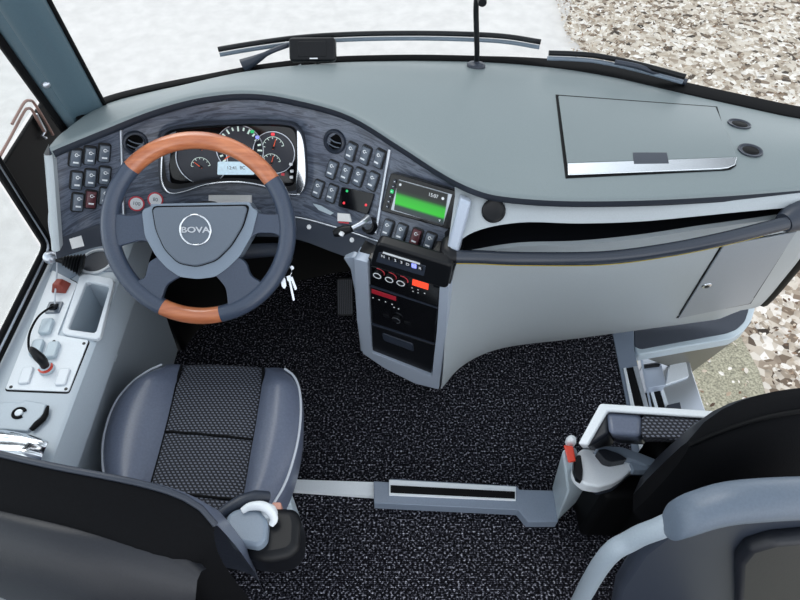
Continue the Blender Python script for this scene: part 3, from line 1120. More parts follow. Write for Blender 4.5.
# heater panel
hp = MB().prism(fuv([(371, 266), (440, 287), (437, 307), (370, 284.5)], 0.004), -0.004, 0.004, FM).build('heater_panel', M['gloss'], cs, bevel=0.0015)
for x, y in ((378, 274), (390, 278), (401.5, 281.5)):
    a, b_ = F.uv(x, y, 0.010)
    m_ = FM @ Matrix.Translation((a, b_, 0.004))
    k = MB().lathe([(0.0115, 0), (0.011, 0.010), (0.0095, 0.012), (0.0001, 0.012)], 24, m_).build('heater_knob', M['black'], hp)
    MB().arc(0.0088, 0.0112, 0, 360, 0.0115, 0.0128, 24, m_).build('knob_ring', M['white'], hp)
    MB().arc(0.0135, 0.0165, -30, 110, 0, 0.0006, 14, m_).build('red_scale', M['redring'], hp, smooth=0)
MB().prism(fuv([(412.5, 279.5), (428.5, 284.5), (428, 290), (412, 285)], 0.006), 0.003, 0.0062, FM).build('heater_display', M['orange_lcd'], hp, bevel=0.0008)
for x, y in ((412, 288), (418, 290), (424.5, 293.5), (413, 291.5), (418, 293)):
    a, b_ = F.uv(x, y, 0.005)
    MB().prism(rrect(0.004, 0.002, 0.0006), 0.003, 0.0052, FM @ Matrix.Translation((a, b_, 0))).build('legend_mark', M['white'], hp, smooth=0)
# radio
rd = MB().prism(fuv([(370, 286), (437, 308.5), (434.5, 343), (370.5, 322)], 0.003), -0.004, 0.003, FM).build('radio', M['gloss'], cs, bevel=0.0015)
MB().prism(fuv([(371.5, 289), (396, 297), (396, 301), (371.5, 293)], 0.004), 0.002, 0.0042, FM).build('radio_display', M['dark_lcd'], rd, bevel=0.0006)
for x, y in ((373, 298), (379, 300), (385.5, 302), (392, 304.5), (394, 307.5), (398.5, 309)):
    a, b_ = F.uv(x, y, 0.004)
    MB().lathe([(0.0022, 0), (0.0018, 0.0012), (0.0001, 0.0013)], 10, FM @ Matrix.Translation((a, b_, 0.003))).build('radio_button', M['white'], rd)
a, b_ = F.uv(396.5, 319, 0.006)
MB().lathe([(0.0125, 0), (0.012, 0.008), (0.0001, 0.0085)], 24, FM @ Matrix.Translation((a, b_, 0.003))).build('volume_knob', M['black'], rd)
MB().arc(0.0118, 0.0132, -80, 150, 0.0075, 0.009, 20, FM @ Matrix.Translation((a, b_, 0.003))).build('knob_arc', M['alu'], rd)
for x, y in ((386, 316), (407, 323)):
    a, b_ = F.uv(x, y, 0.004)
    MB().prism(rrect(0.018, 0.014, 0.002), 0.002, 0.0045, FM @ Matrix.Translation((a, b_, 0))).build('preset_key', M['black'], rd, bevel=0.001)
for p0, p1 in (((369, 285), (439, 308)), ((370, 323), (436, 344))):
    MB().prism(fuv([p0, p1, (p1[0], p1[1] + 1.2), (p0[0], p0[1] + 1.2)], 0.004), 0.0, 0.0045, FM).build('trim_line', M['slate'], cs, smooth=0)
# drawer with a finger slot
dr = MB().prism(fuv([(370.5, 324.5), (435, 345), (431, 373), (372, 350)], 0.003), -0.004, 0.004, FM).build('drawer', M['black'], cs, bevel=0.002)
MB().prism(round_poly(fuv([(382, 332.5), (413, 343.5), (414, 351), (384, 340)], 0.005), 0.008), 0.003, 0.0075, FM).build('drawer_pull', M['slate'], dr, bevel=0.002)
# silver upright between the console and the pad
MB().loft2([at(443, 262, y=1.02), at(457, 264, y=1.01), at(472, 199, y=1.055), at(460, 193, y=1.075)],
           [at(444, 258, y=.985), at(456, 260, y=.975), at(471, 203, y=1.022), at(460, 198, y=1.03)]).build('upright', M['silver'], cs, bevel=0.006)
MB().prism(fuv([(428, 258), (457, 263), (453, 272), (449, 290), (432, 287)], 0), -0.06, 0.004, FM).build('collar', M['black'], cs, bevel=0.006)

# ================================================================== SCREEN
f = surf_frame(PNB, 420, 200, 440, 207)
ds = []
for x, y in ((391, 176), (456, 194), (446, 228), (381, 210)):
    p, n = hit(PNB, x, y)
    if p is not None:
        ds.append((p - f.o).dot(f.n))
up_ = max(ds + [0]) + 0.004
f = Frame(f.o + f.n * up_, f.ex, f.n)
fm_ = f.mat()
su = lambda pts, h=0: [f.uv(x, y, h) for x, y in pts]
sc = thing('dashboard_screen', f.o, 'small black dashboard screen with a glowing green band beside the rocker switches', 'screen')
MB().prism(round_poly(su([(390, 173), (461, 192.5), (449, 230), (380, 211)], 0.012), 0.006), -0.05, 0.010, fm_).build('housing', M['gloss'], sc, bevel=0.003)
MB().prism(su([(398.5, 179.5), (452, 194.5), (443, 225), (390.5, 210)], 0.012), 0.008, 0.0115, fm_).build('bezel', M['alu'], sc, bevel=0.0008)
# the display is modelled in its own axes so that its bands run along it
dq = [Vector((*p_, 0)) for p_ in su([(400, 180.8), (449.5, 194.8), (441, 223.6), (392, 209.4)], 0.013)]
ex = (dq[1] - dq[0]).normalized()
dm = fm_ @ Matrix.Translation((dq[0] + dq[1] + dq[2] + dq[3]) / 4) @ Matrix.Rotation(math.atan2(ex.y, ex.x), 4, 'Z')
wd, hd = ((dq[1] - dq[0]).length + (dq[2] - dq[3]).length) / 2, ((dq[3] - dq[0]).length + (dq[2] - dq[1]).length) / 2
scr = MB().box((0, 0, 0.0125), (wd, hd, 0.003)).build('display', M['screen'], None, smooth=0)
scr.parent = sc
scr.matrix_basis = wm(sc).inverted() @ dm
XF[scr.name] = dm
text('display_text', '15:07', 0.012, M['white'], scr, dm @ Matrix.Translation((wd * 0.24, hd * 0.33, 0.0142)), 0.0002)
MB().lathe([(0.0001, 0.0006), (0.0035, 0.0006), (0.0035, 0)], 14, dm @ Matrix.Translation((wd * 0.43, hd * 0.33, 0.0142))).build('display_icon', M['white'], scr, smooth=0)
MB().lathe([(0.0001, 0.0006), (0.0032, 0.0006), (0.0032, 0)], 14, dm @ Matrix.Translation((-wd * 0.43, hd * 0.38, 0.0142))).build('display_icon', M['white'], scr, smooth=0)
text('display_icon', 'v', 0.012, M['white'], scr, dm @ Matrix.Translation((wd * 0.43, -hd * 0.38, 0.0142)), 0.0002)
for i in range(6):
    t = (i + 0.5) / 6
    x, y = lerp(395.5, 386.5, t), lerp(179, 209, t)
    a, b_ = f.uv(x, y, 0.012)
    MB().prism(rrect(0.008, 0.009, 0.002), 0.008, 0.013, fm_ @ Matrix.Translation((a, b_, 0))).build('side_key', M['green_led'] if i == 2 else M['slate'], sc, bevel=0.001)
    MB().box((a, b_, 0.0132), (0.004, 0.0015, 0.0006), fm_).build('key_mark', M['white'], sc, smooth=0)

# ================================================================== INSTRUMENT CLUSTER
f = surf_frame(PNB, 232, 160, 262, 160)
pts_ = [(160, 134), (200, 128), (240, 124), (290, 124), (303, 150), (303, 190), (250, 186), (200, 188), (166, 190)]
nn = Vector((0, 0, 0))
for x, y in pts_:
    nn += hit(PNB, x, y)[1]
f = Frame(f.o, f.ex, nn)
dmax = max((hit(PNB, x, y)[0] - f.o).dot(f.n) for x, y in pts_)
f = Frame(f.o + f.n * (dmax * 0.55), f.ex, f.n)
fm_ = f.mat()
su = lambda pts, h=0: [f.uv(x, y, h) for x, y in pts]
cl = thing('instrument_cluster', f.o, 'instrument cluster with three round gauge groups behind the steering wheel rim', 'instrument cluster')
H = 0.030
def smooth_loop(poly, n=4):
    P_ = [Vector((x, y, 0)) for x, y in poly]
    k = len(P_)
    out = []
    for i in range(k):
        p0, p1, p2, p3 = P_[i - 1], P_[i], P_[(i + 1) % k], P_[(i + 2) % k]
        for j in range(n):
            t = j / n
            q_ = 0.5 * ((2 * p1) + (p2 - p0) * t + (2 * p0 - 5 * p1 + 4 * p2 - p3) * t * t + (3 * p1 - p0 - 3 * p2 + p3) * t ** 3)
            out.append((q_.x, q_.y))
    return out
op = [(158, 150), (161, 134), (172, 127.5), (205, 124), (250, 122), (286, 123), (298, 128), (303.5, 140), (306, 165), (305.5, 185), (299, 195), (285, 195.5), (262, 188), (235, 184), (205, 186), (185, 192), (170, 194), (160, 186)]
ip = [(163, 150), (165.5, 138), (176, 131.5), (207, 128), (250, 126), (284, 127), (293.5, 131), (296, 142), (296, 165), (295, 181), (291, 186), (280, 186), (262, 181), (235, 178.5), (205, 180), (188, 183.5), (174, 184), (166, 178)]
fo, fi = smooth_loop(su(op, H)), smooth_loop(su(ip, H))
fl = smooth_loop(su(ip, 0.004))
Z = lambda loop, z: [f.pt(a, b, z) for a, b in loop]
cxm = sum(a for a, b in fo) / len(fo)
cym = sum(b for a, b in fo) / len(fo)
sc_ = lambda loop, s: [((a - cxm) * s + cxm, (b - cym) * s + cym) for a, b in loop]
MB().grid([Z(sc_(fo, 1.02), -0.03), Z(sc_(fo, 1.01), H - 0.006), Z(fo, H), Z([(lerp(a[0], b[0], .5), lerp(a[1], b[1], .5)) for a, b in zip(fo, fi)], H - 0.002)], cu=True).build('bezel', M['slate'], cl, smooth=50)
MB().grid([Z([(lerp(a[0], b[0], .5), lerp(a[1], b[1], .5)) for a, b in zip(fo, fi)], H - 0.002), Z(fi, H - 0.006), Z(fl, 0.004)], cu=True).build('bezel_lining', M['black'], cl, smooth=50)
MB().prism(sc_(fl, 1.01), -0.004, 0.004, fm_).build('face', M['gloss'], cl, smooth=0)
# chrome inlay on the right side and the silver shelf below
ch = [(297.5, 130), (303, 140), (305.5, 165), (305, 185), (299, 194), (296, 186), (297.5, 165), (297, 142)]
MB().prism(smooth_loop(su(ch, H)), H - 0.004, H + 0.003, fm_).build('chrome_inlay', M['chrome'], cl, bevel=0.002)
tb = [f.pt(*f.uv(x, y, H + .002), H + 0.002) for x, y in ((163, 146), (161.5, 165), (162.5, 183), (170, 193), (186, 191), (206, 184.5), (235, 182), (262, 185.5), (284, 193.5), (300, 195))]
MB().tube(cr(tb, 4), 0.0028, 8).build('chrome_bead', M['chrome'], cl, smooth=60)
def dial(px, py, rpx, name):
    a, b_ = f.uv(px, py, 0.006)
    a2, _ = f.uv(px + rpx, py, 0.006)
    r = abs(a2 - a)
    m_ = fm_ @ Matrix.Translation((a, b_, 0.004))
    d_ = MB().lathe([(r, 0), (r, 0.004), (r * 0.95, 0.005), (r * 0.92, 0.0025), (0.0001, 0.0025)], 44, m_).build(name, M['dial'], cl)
    MB().arc(r * 0.965, r * 1.0, 0, 360, 0.0035, 0.0054, 44, m_).build('dial_ring', M['alu'], d_)
    return d_, m_, r
def scale(d_, m_, r, a0, a1, n, w=0.10, wide=0.12):
    mb = MB()
    for i in range(n):
        t = R(lerp(a0, a1, i / (n - 1)))
        mb.box((0, 0, 0), (r * wide * (1.6 if i % 2 == 0 else 1.0), r * w * 0.6, 0.0006), m_ @ Matrix.Rotation(t, 4, 'Z') @ Matrix.Translation((r * 0.84, 0, 0.0033)))
    mb.arc(r * 0.94, r * 0.99, a1, a0, 0.003, 0.0036, 30, m_)
    return mb.build('dial_scale', M['dialprint'], d_, smooth=0)
def needle(d_, m_, r, ang):
    mm_ = m_ @ Matrix.Rotation(R(ang), 4, 'Z')
    MB().prism([(-r * .15, -r * .05), (r * .8, -r * .02), (r * .8, r * .02), (-r * .15, r * .05)], 0.0045, 0.0058, mm_).build('needle', M['needle'], d_, smooth=0)
    MB().lathe([(r * .13, 0.003), (r * .12, 0.007), (0.0001, 0.007)], 16, m_).build('needle_hub', M['black'], d_)
for px, py, rp, subs in ((202, 159, 26, ((201, 149, 11), (201, 167, 10))), (274, 152.5, 21, ((273.5, 147.5, 11), (271.5, 163, 9.5)))):
    d_, m_, r = dial(px, py, rp, 'gauge_pair')
    for sx, sy, sr in subs:
        a, b_ = f.uv(sx, sy, 0.007)
        a2, _ = f.uv(sx + sr, sy, 0.007)
        mm_ = fm_ @ Matrix.Translation((a, b_, 0.0045))
        scale(d_, mm_, abs(a2 - a), 175, 10, 7)
        needle(d_, mm_, abs(a2 - a), 70 if px > 240 else 140)
d_, m_, r = dial(240, 149, 24, 'speedometer')
scale(d_, m_, r, 215, -35, 17, 0.12, 0.14)
needle(d_, m_, r, 212)
MB().prism(round_poly(su([(217.5, 162), (254.5, 162), (254, 175), (217, 175)], .014), 0.003), 0.004, 0.0125, fm_).build('trip_display', M['pale_lcd'], cl, bevel=0.001)
text('trip_print', '12:41  8C', 0.012, M['slate'], cl, fm_ @ Matrix.Translation((*f.uv(236, 168, .013), 0.0128)), 0.0002)
for x, y, mm in ((252.5, 131.5, 'green_led'), (257.5, 137, 'blue_led'), (273, 134, 'red_led'), (291, 164, 'white'), (292, 171, 'white'), (291.5, 177, 'white'), (283, 174, 'redring')):
    a, b_ = f.uv(x, y, 0.006)
    MB().prism(rrect(0.009, 0.007, 0.002), 0.004, 0.0105, fm_ @ Matrix.Translation((a, b_, 0))).build('warning_lamp', M[mm], cl, smooth=0)
c = [hit(PNB, *p_) for p_ in ((209, 195), (252, 195), (252, 206), (209, 206))]
lab = MB().loft2([p_ - n_ * 0.002 for p_, n_ in c], [p_ + n_ * 0.006 for p_, n_ in c]).build('paper_label', M['paper'], dash, smooth=0)

# ================================================================== STEERING WHEEL
WC = at(199.5, 229.5, z=.79)
tilt = R(46)
F = Frame(WC, (1, 0, 0), (0.06, -math.sin(tilt), math.cos(tilt)))
FM = F.mat()
sw = thing('steering_wheel', WC, 'four spoke slate steering wheel with orange wood sections in its rim', 'steering wheel')
RM, RT = 0.2095, 0.0208
def ang(px, py):
    a, b_ = F.uv(px, py, 0.0)
    return math.degrees(math.atan2(b_, a))
A1, A2 = ang(276, 178), ang(136, 172)
B1, B2 = ang(159, 314), ang(222, 318)
def ringarc(a0, a1, r, n, mb=None):
    mb = mb or MB()
    k = max(6, int(abs(a1 - a0) / 360 * n))
    mb.tube([(RM * math.cos(R(lerp(a0, a1, i / k))), RM * math.sin(R(lerp(a0, a1, i / k))), 0) for i in range(k + 1)], r, 18, m=FM)
    return mb
if B1 < 0:
    B1 += 360
if B2 < 0:
    B2 += 360
ringarc(A2, B1, RT, 96).build('rim', M['wheel'], sw, smooth=60)
ringarc(B2, A1 + 360, RT, 96).build('rim', M['wheel'], sw, smooth=60)
for a, b_ in ((A1, A2), (B1, B2)):
    mb = ringarc(a, b_, RT * 0.985, 96)
    w_ = mb.build('wood_section', M['orange'], None, smooth=60)
    w_.data.transform(FM.inverted())
    w_.parent = sw
    w_.matrix_basis = wm(sw).inverted() @ FM
    XF[w_.name] = FM
def spoke(pts, z0, z1, name='spoke', bev=0.009):
    q_ = round_poly([F.uv(x, y, z1) for x, y in pts], 0.012, 4)
    return MB().prism(q_, z0, z1, FM).build(name, M['wheel'], sw, smooth=45, bevel=bev, seg=4)
spoke([(108, 212), (130, 216), (150, 211), (158, 245), (141, 240), (120, 246), (108, 252), (106, 230)], -0.012, 0.010)
spoke([(250, 211), (268, 215), (289, 213), (291, 235), (286, 240), (274, 233), (256, 233), (244, 245)], -0.012, 0.010)
spoke([(148, 262), (170, 250), (196, 264), (180, 277), (166, 285), (160, 303), (159, 314), (128, 290), (134, 282), (145, 278)], -0.012, 0.010)
spoke([(200, 264), (226, 250), (246, 262), (250, 276), (262, 283), (268, 292), (222, 318), (228, 306), (226, 288), (217, 277)], -0.012, 0.010)
# hub moulding and horn pad
hub = [(142, 210), (152, 206), (150, 204), (250, 202), (252, 208), (258, 211), (252, 235), (240, 256), (228, 268), (215, 277), (198, 279), (180, 277), (167, 268), (156, 256), (145, 236)]
q_ = round_poly([F.uv(x, y, 0.012) for x, y in hub], 0.01, 3)
MB().prism(q_, -0.05, 0.014, FM).build('hub', M['hub'], sw, smooth=45, bevel=0.010, seg=4)
hp = [(151, 206), (250, 204.5), (244, 226), (232, 246), (217, 261), (197, 267.5), (178, 264), (164, 250), (155, 230)]
q_ = round_poly([F.uv(x, y, 0.018) for x, y in hp], 0.014, 4)
MB().prism(q_, 0.012, 0.0162, FM).build('pad_gap', M['rubber'], sw, smooth=45)
q2 = [((a - .003) * 0.965 + .003, b * 0.965) for a, b in q_]
cy_ = sum(b for a, b in q_) / len(q_)
q2 = [(a * 0.968, (b - cy_) * 0.962 + cy_) for a, b in q_]
hpad = MB().prism(q2, 0.013, 0.0235, FM).build('horn_pad', M['hubpad'], sw, smooth=45, bevel=0.005, seg=3)
a, b_ = F.uv(195.5, 230, 0.024)
em = FM @ Matrix.Translation((a, b_, 0.0235))
e_ = MB().tube([(0.0355 * math.cos(t), 0.0355 * math.sin(t), 0.001) for t in (2 * math.pi * i / 48 for i in range(48))], 0.0026, 10, closed=True, m=em).build('emblem', M['chrome'], hpad, smooth=60)
text('emblem_lettering', 'BOVA', 0.0185, M['chrome'], hpad, em @ Matrix.Translation((0, 0.0, 0.0012)), 0.0014, stretch=1.36, weight=0.0006)
# column behind
col_ = thing('steering_column', WC - F.n * 0.2, 'black steering column running down behind the steering wheel', 'steering column')
MB().lathe([(0.068, -0.056), (0.072, -0.09), (0.06, -0.13), (0.05, -0.42)], 24, FM).build('column_shroud', M['black'], col_, smooth=50, bevel=0.003)
st_ = [F.pt(0.05, 0.0, -0.08), F.pt(0.12, 0.0, -0.075), F.pt(0.185, 0.0, -0.062)]
MB().tube(st_, [0.008, 0.009, 0.012], 10).build('stalk', M['black'], col_, smooth=60)
st_ = [F.pt(-0.05, 0.0, -0.08), F.pt(-0.12, 0.0, -0.075), F.pt(-0.175, 0.0, -0.066)]
MB().tube(st_, [0.008, 0.009, 0.012], 10).build('stalk', M['black'], col_, smooth=60)
kp = at(289, 254, z=.60)
MB().tube([F.pt(0.06, -0.06, -0.12), kp + Vector((-0.01, 0.02, 0)), kp], [0.02, 0.018, 0.015], 14).build('ignition_lock', M['slate'], col_, smooth=50)

# keys
kc = thing('bunch_of_keys', kp, 'bunch of shiny keys on a ring hanging from the ignition lock', 'keys')
Fk = Frame(kp, (1, 0, 0), -ray(289, 270))
Km = Fk.mat()
def kuv(x, y, h=0.0):
    return Fk.pt(*Fk.uv(x, y, h), h)
MB().tube([kuv(289, 254), kuv(288.5, 258, .004), kuv(288, 262, .006)], [0.011, 0.012, 0.009], 12).build('key_head', M['alu'], kc, smooth=50)
rc = Fk.uv(286.5, 271)
MB().tube([Fk.pt(rc[0] + 0.014 * math.cos(t), rc[1] + 0.016 * math.sin(t), 0.006 + 0.004 * math.sin(2 * t)) for t in (2 * math.pi * i / 24 for i in range(24))], 0.0014, 8, closed=True).build('key_ring', M['chrome'], kc)
MB().tube([kuv(288, 262, .006), kuv(286, 264.5, .006), kuv(287, 267, .006)], 0.002, 8).build('ring_link', M['chrome'], kc)
for (x0, y0, x1, y1, w, kind) in ((282.5, 276, 284.5, 288.5, 4.6, 0), (289.5, 280, 294, 301, 2.2, 1), (291, 277, 296, 290, 3.0, 2), (291, 266, 293, 269.5, 3.5, 0)):
    a0, b0 = Fk.uv(x0, y0)
    a1, b1 = Fk.uv(x1, y1)
    d = Vector((a1 - a0, b1 - b0))
    L = d.length
    mm_ = Km @ Matrix.Translation((a0, b0, 0.003 + 0.004 * kind)) @ Matrix.Rotation(math.atan2(d.y, d.x), 4, 'Z')
    ww = w * 0.00285 / 2
    if kind == 0:
        poly = [(0, -ww * .6), (L * .3, -ww), (L * .8, -ww), (L, -ww * .3), (L, ww * .3), (L * .8, ww), (L * .3, ww), (0, ww * .6)]
    elif kind == 1:
        poly = [(-.012, -ww * 1.8), (0, -ww * 2), (.004, -ww), (L * .94, -ww), (L, 0), (L * .94, ww), (.004, ww), (0, ww * 2), (-.012, ww * 1.8)]
    else:
        poly = [(0, -ww)] + [(L * (i + .5 * (k_ % 2)) / 6, -ww * (1.0 if k_ % 2 else .55)) for i in range(1, 6) for k_ in (0, 1)] + [(L, 0), (L * .9, ww), (0, ww)]
    MB().prism(poly, -0.0015, 0.0015, mm_).build('key', M['chrome'], kc, bevel=0.0005)

# parking lever at the panel's lower right
plv = thing('hand_lever', at(372, 226, z=.72), 'short silver lever with black grip on the dark trim left of the gear selector', 'lever')
pA, nA = hit(PNB, 371, 226)
pB = pA + nA * 0.035
MB().tube([pA - nA * 0.004, pA + nA * 0.02], [0.024, 0.018], 16).build('lever_boot', M['black'], plv, smooth=50)
lv = [at(368, 219, z=pB.z + .004), at(361, 224, z=pB.z + .006), at(352, 228.5, z=pB.z + .004)]
MB().tube([pA + nA * 0.012, lv[0] * .5 + (pA + nA * .03) * .5, lv[0], lv[1], lv[2]], [0.013, 0.014, 0.012, 0.008, 0.006], 12).build('lever_shaft', M['alu'], plv, smooth=50)
MB().tube([lv[2], at(345, 230, z=pB.z - .004), at(337, 232.5, z=pB.z - .010), at(333.5, 233.5, z=pB.z - .012)], [0.009, 0.0125, 0.0125, 0.008], 12).build('lever_grip', M['black'], plv, smooth=50)
MB().tube([at(342.5, 232.5, z=pB.z + 0.006), at(341, 235, z=pB.z - 0.0)], [0.006, 0.0065], 10).build('grip_button', M['white'], plv, smooth=50)

# pedal in the footwell
pd = at(345, 297, z=.10)
pp = thing('accelerator_pedal', (pd.x, pd.y + .02, 0), 'ribbed black accelerator pedal in the dark footwell left of the centre console', 'pedal')
m_ = Matrix.Translation(pd) @ Matrix.Rotation(R(50), 4, 'X')
MB().prism(rrect(0.06, 0.14, 0.01), -0.008, 0.0, m_).build('pedal_plate', M['black'], pp, bevel=0.003)
mb = MB()
for i in range(8):
    mb.box((-0.024 + i * 0.0068, 0, 0.002), (0.003, 0.125, 0.004), m_)
mb.build('rib_pattern', M['slate'], pp, smooth=0)
MB().tube([pd + Vector((0, .02, -.02)), Vector((pd.x, pd.y + .08, 0.0))], 0.012, 8).build('pedal_arm', M['black'], pp)

# ================================================================== SIDE CONSOLE
ZC = 0.60
sdc = thing('side_console', (-0.84, 0.75, 0.0), 'pale grey side console with switch plate, open tray and cup holder left of the driver', 'side console')
rowsC = []
for y, w in ((0.51, 0.0), (0.62, 0.0), (0.80, 0.0), (0.95, 0.0), (1.10, 0.0), (1.26, 0.0)):
    xr = -0.742
    rowsC.append([(-0.955, y, 0.0), (-0.955, y, ZC), (xr - .012, y, ZC), (xr, y, ZC - .004), (xr + .020, y, ZC - .045), (xr + .020, y, ZC - .075), (xr - .006, y, 0.50), (xr - .022, y, 0.40), (xr - .026, y, 0.30), (xr - .045, y, .12), (xr - .055, y, 0.0)])
mb = MB()
mb.grid(rowsC, cu=True)
n_ = 11
mb.f.append(tuple(range(n_)))
e = (len(rowsC) - 1) * n_
mb.f.append(tuple(e + i for i in range(n_ - 1, -1, -1)))
body = mb.build('body', M['console'], sdc, smooth=40)
# pocket of the tray and of the cup holder
tq = [at(x, y, z=ZC) for x, y in ((88, 283), (111, 288), (97, 335), (69, 331))]
tlow = [Vector((p.x * 0.995 - .0 + (-.842 * .005), p.y, 0.44)) for p in tq]
cen = sum(tq, Vector()) / 4
big = [cen + (p - cen) * 1.0 for p in tq]
low = [Vector((cen.x + (p.x - cen.x) * .82, cen.y + (p.y - cen.y) * .85, 0.46)) for p in tq]
cut(body, MB().loft2(low, [p + (p - l) * 0.15 + Vector((0, 0, .0)) for p, l in zip(big, low)]))
cpc = at(97, 262, z=ZC)
cut(body, MB().lathe([(0.032, -0.085), (0.040, 0.05)], 32, Matrix.Translation(cpc)))
body.data.materials.clear()
body.data.materials.append(M['console'])
for p in body.data.polygons:
    p.use_smooth = True
body.data.set_sharp_from_angle(angle=R(30))
rim = [at(x, y, z=ZC) for x, y in ((82, 275), (116, 281), (101, 342), (62, 336))]
rim_i = big
def ringmesh(outer, inner, z0, z1):
    o_ = [Vector((p.x, p.y, z0)) for p in outer]
    o1 = [Vector((p.x, p.y, z1)) for p in outer]
    i1 = [Vector((p.x, p.y, z1 - .001)) for p in inner]
    i0 = [Vector((p.x, p.y, z0 - 0.004)) for p in inner]
    return MB().grid([o_, o1, i1, i0], cu=True)
rp = round_poly([(p.x, p.y) for p in rim], 0.016, 4)
ri = round_poly([(p.x, p.y) for p in rim_i], 0.010, 4)
ringmesh([Vector((*p, 0)) for p in rp], [Vector((*p, 0)) for p in ri], ZC - .001, ZC + .010).build('tray_rim', M['plate'], sdc, smooth=40, bevel=0.003)
MB().lathe([(0.046, -0.001), (0.046, 0.005), (0.043, 0.007), (0.0395, 0.006), (0.0385, -0.004)], 36, Matrix.Translation(cpc)).build('cup_holder_rim', M['plate'], sdc, smooth=50)
MB().lathe([(0.0388, 0.001), (0.0315, -0.083), (0.0001, -0.0832)], 32, Matrix.Translation(cpc)).build('cup_holder', M['slate'], sdc, smooth=60)
# dark cover round the cup holder
dk = [at(x, y, z=ZC) for x, y in ((58, 256), (84, 250), (108, 246), (122, 250), (119, 272), (82, 272), (66, 282), (50, 272))]
ring_in = [cpc + Vector((0.047 * math.cos(t), 0.047 * math.sin(t), 0)) for t in (2 * math.pi * i / 36 for i in range(36))]
cov = MB().prism([(p.x, p.y) for p in dk], ZC - 0.006, ZC + 0.003).build('cup_cover', M['hub'], sdc, smooth=0)
cut(cov, MB().lathe([(0.0465, -0.05), (0.0465, 0.05)], 36, Matrix.Translation(cpc)))
cov.data.materials.clear()
cov.data.materials.append(M['hub'])
# switch plate
pl = [(53, 271), (78, 284), (58, 336), (89, 341), (69, 392.5), (6, 390)]
pq = [at(x, y, z=ZC) for x, y in pl]
plate = MB().prism(round_poly([(p.x, p.y) for p in pq], 0.006), ZC, ZC + .004).build('switch_plate', M['plate'], sdc, bevel=0.001)
cp_ = sum(pq, Vector()) / 6
g_ = []
for i, p in enumerate(pq):
    d = (p - cp_).normalized() * 0.004
    g_.append((p.x + d.x, p.y + d.y))
MB().prism(round_poly(g_, 0.008), ZC, ZC + .0012).build('plate_gap', M['rubber'], sdc, smooth=0)
for x, y in ((11, 387), (66, 389), (84, 343.5), (54, 341.5)):
    p = at(x, y, z=ZC + .004)
    MB().lathe([(0.004, 0), (0.0035, 0.0015), (0.0001, 0.0018)], 12, Matrix.Translation(p)).build('plate_screw', M['switchbase'], plate)
def local_up(px, py, ux, uy, z):
    p, q = at(px, py, z=z), at(px + ux, py + uy, z=z)
    ey = (q - p).normalized()
    ex = ey.cross(Vector((0, 0, 1)))
    m_ = Matrix((ex, ey, Vector((0, 0, 1)))).transposed().to_4x4()
    m_.translation = p
    return m_
for i, (x, y, w, h) in enumerate(((47.5, 328, .028, .046), (38, 349.5, .026, .046), (53.5, 351.5, .026, .046), (26.5, 376, .026, .046), (63, 377.5, .026, .046))):
    m_ = local_up(x, y, 4, -12, ZC + .004)
    t_ = 0.012 if i < 3 else 0.006
    k = MB().prism(rrect(w, h, .006), -0.001, t_, m_).build('plate_switch', M['plate' if i > 2 else 'bracket'], plate, bevel=0.003)
# socket for the plug, small brick red cap
m_ = local_up(54.5, 308, 5, -12, ZC + .004)
sk = MB().prism(rrect(.036, .036, .003), -0.001, .004, m_).build('power_socket', M['switch'], plate, bevel=0.001)
MB().prism(rrect(.020, .018, .003), .003, .0075, m_).build('socket_opening', M['rubber'], sk, bevel=0.001)
m_ = local_up(62, 287, 5, -12, ZC + .004)
MB().loft2([m_ @ Vector(p) for p in ((-.022, -.02, 0), (.018, -.024, 0), (.022, .012, 0), (-.012, .014, 0))], [m_ @ Vector(p) for p in ((-.008, -.016, .03), (.010, -.016, .03), (.010, .006, .026), (-.004, .006, .028))]).build('lock_cap', M['brownred'], plate, bevel=0.003)
# joystick with red collar, lying back
p0 = at(47, 369, z=ZC + .006)
jy = MB().lathe([(0.018, 0), (0.017, 0.006), (0.011, 0.012), (0.0001, 0.014)], 24, Matrix.Translation(p0)).build('joystick', M['bracket'], sdc, smooth=50)
MB().arc(.0125, .0165, -150, 40, .006, .011, 20, Matrix.Translation(p0)).build('red_ring', M['red'], jy)
jm = [p0 + Vector((0, 0, .008)), at(42.5, 361, z=ZC + .035), at(36, 354, z=ZC + .055), at(30, 347, z=ZC + .068)]
MB().tube(cr(jm, 4), [0.009, .0095, .010, .0105, .011, .0115, .0115, .011, .010, .009, .008, .006, .003], 14).build('grip', M['black'], jy, smooth=60)
# gear style lever with rubber bellows and a ball knob (front end)
lvt = thing('bellows_lever', at(82, 263, z=ZC), 'silver ball knob lever with black rubber bellows at the front of the side console', 'lever')
q0, q1 = at(83, 265, z=ZC + .028), at(50, 257.5, z=ZC + .06)
pts_, rad = [], []
for i in range(15):
    t = i / 14 * 0.62
    pts_.append(q0.lerp(q1, t))
    rad.append((0.029 - 0.017 * t / .62) * (1.12 if i % 2 else 0.88))
MB().tube(pts_, rad, 18).build('bellows', M['black'], lvt, smooth=50)
MB().tube([q0.lerp(q1, t) for t in (0.6, .85, 1)], [0.009, .008, .007], 10).build('shaft', M['black'], lvt)
MB().lathe([(0.017 * math.sin(R(a)), -0.017 * math.cos(R(a))) for a in range(0, 181, 15)][0:13], 24, Matrix.Translation(q1)).build('ball_knob', M['alu'], lvt, smooth=80)
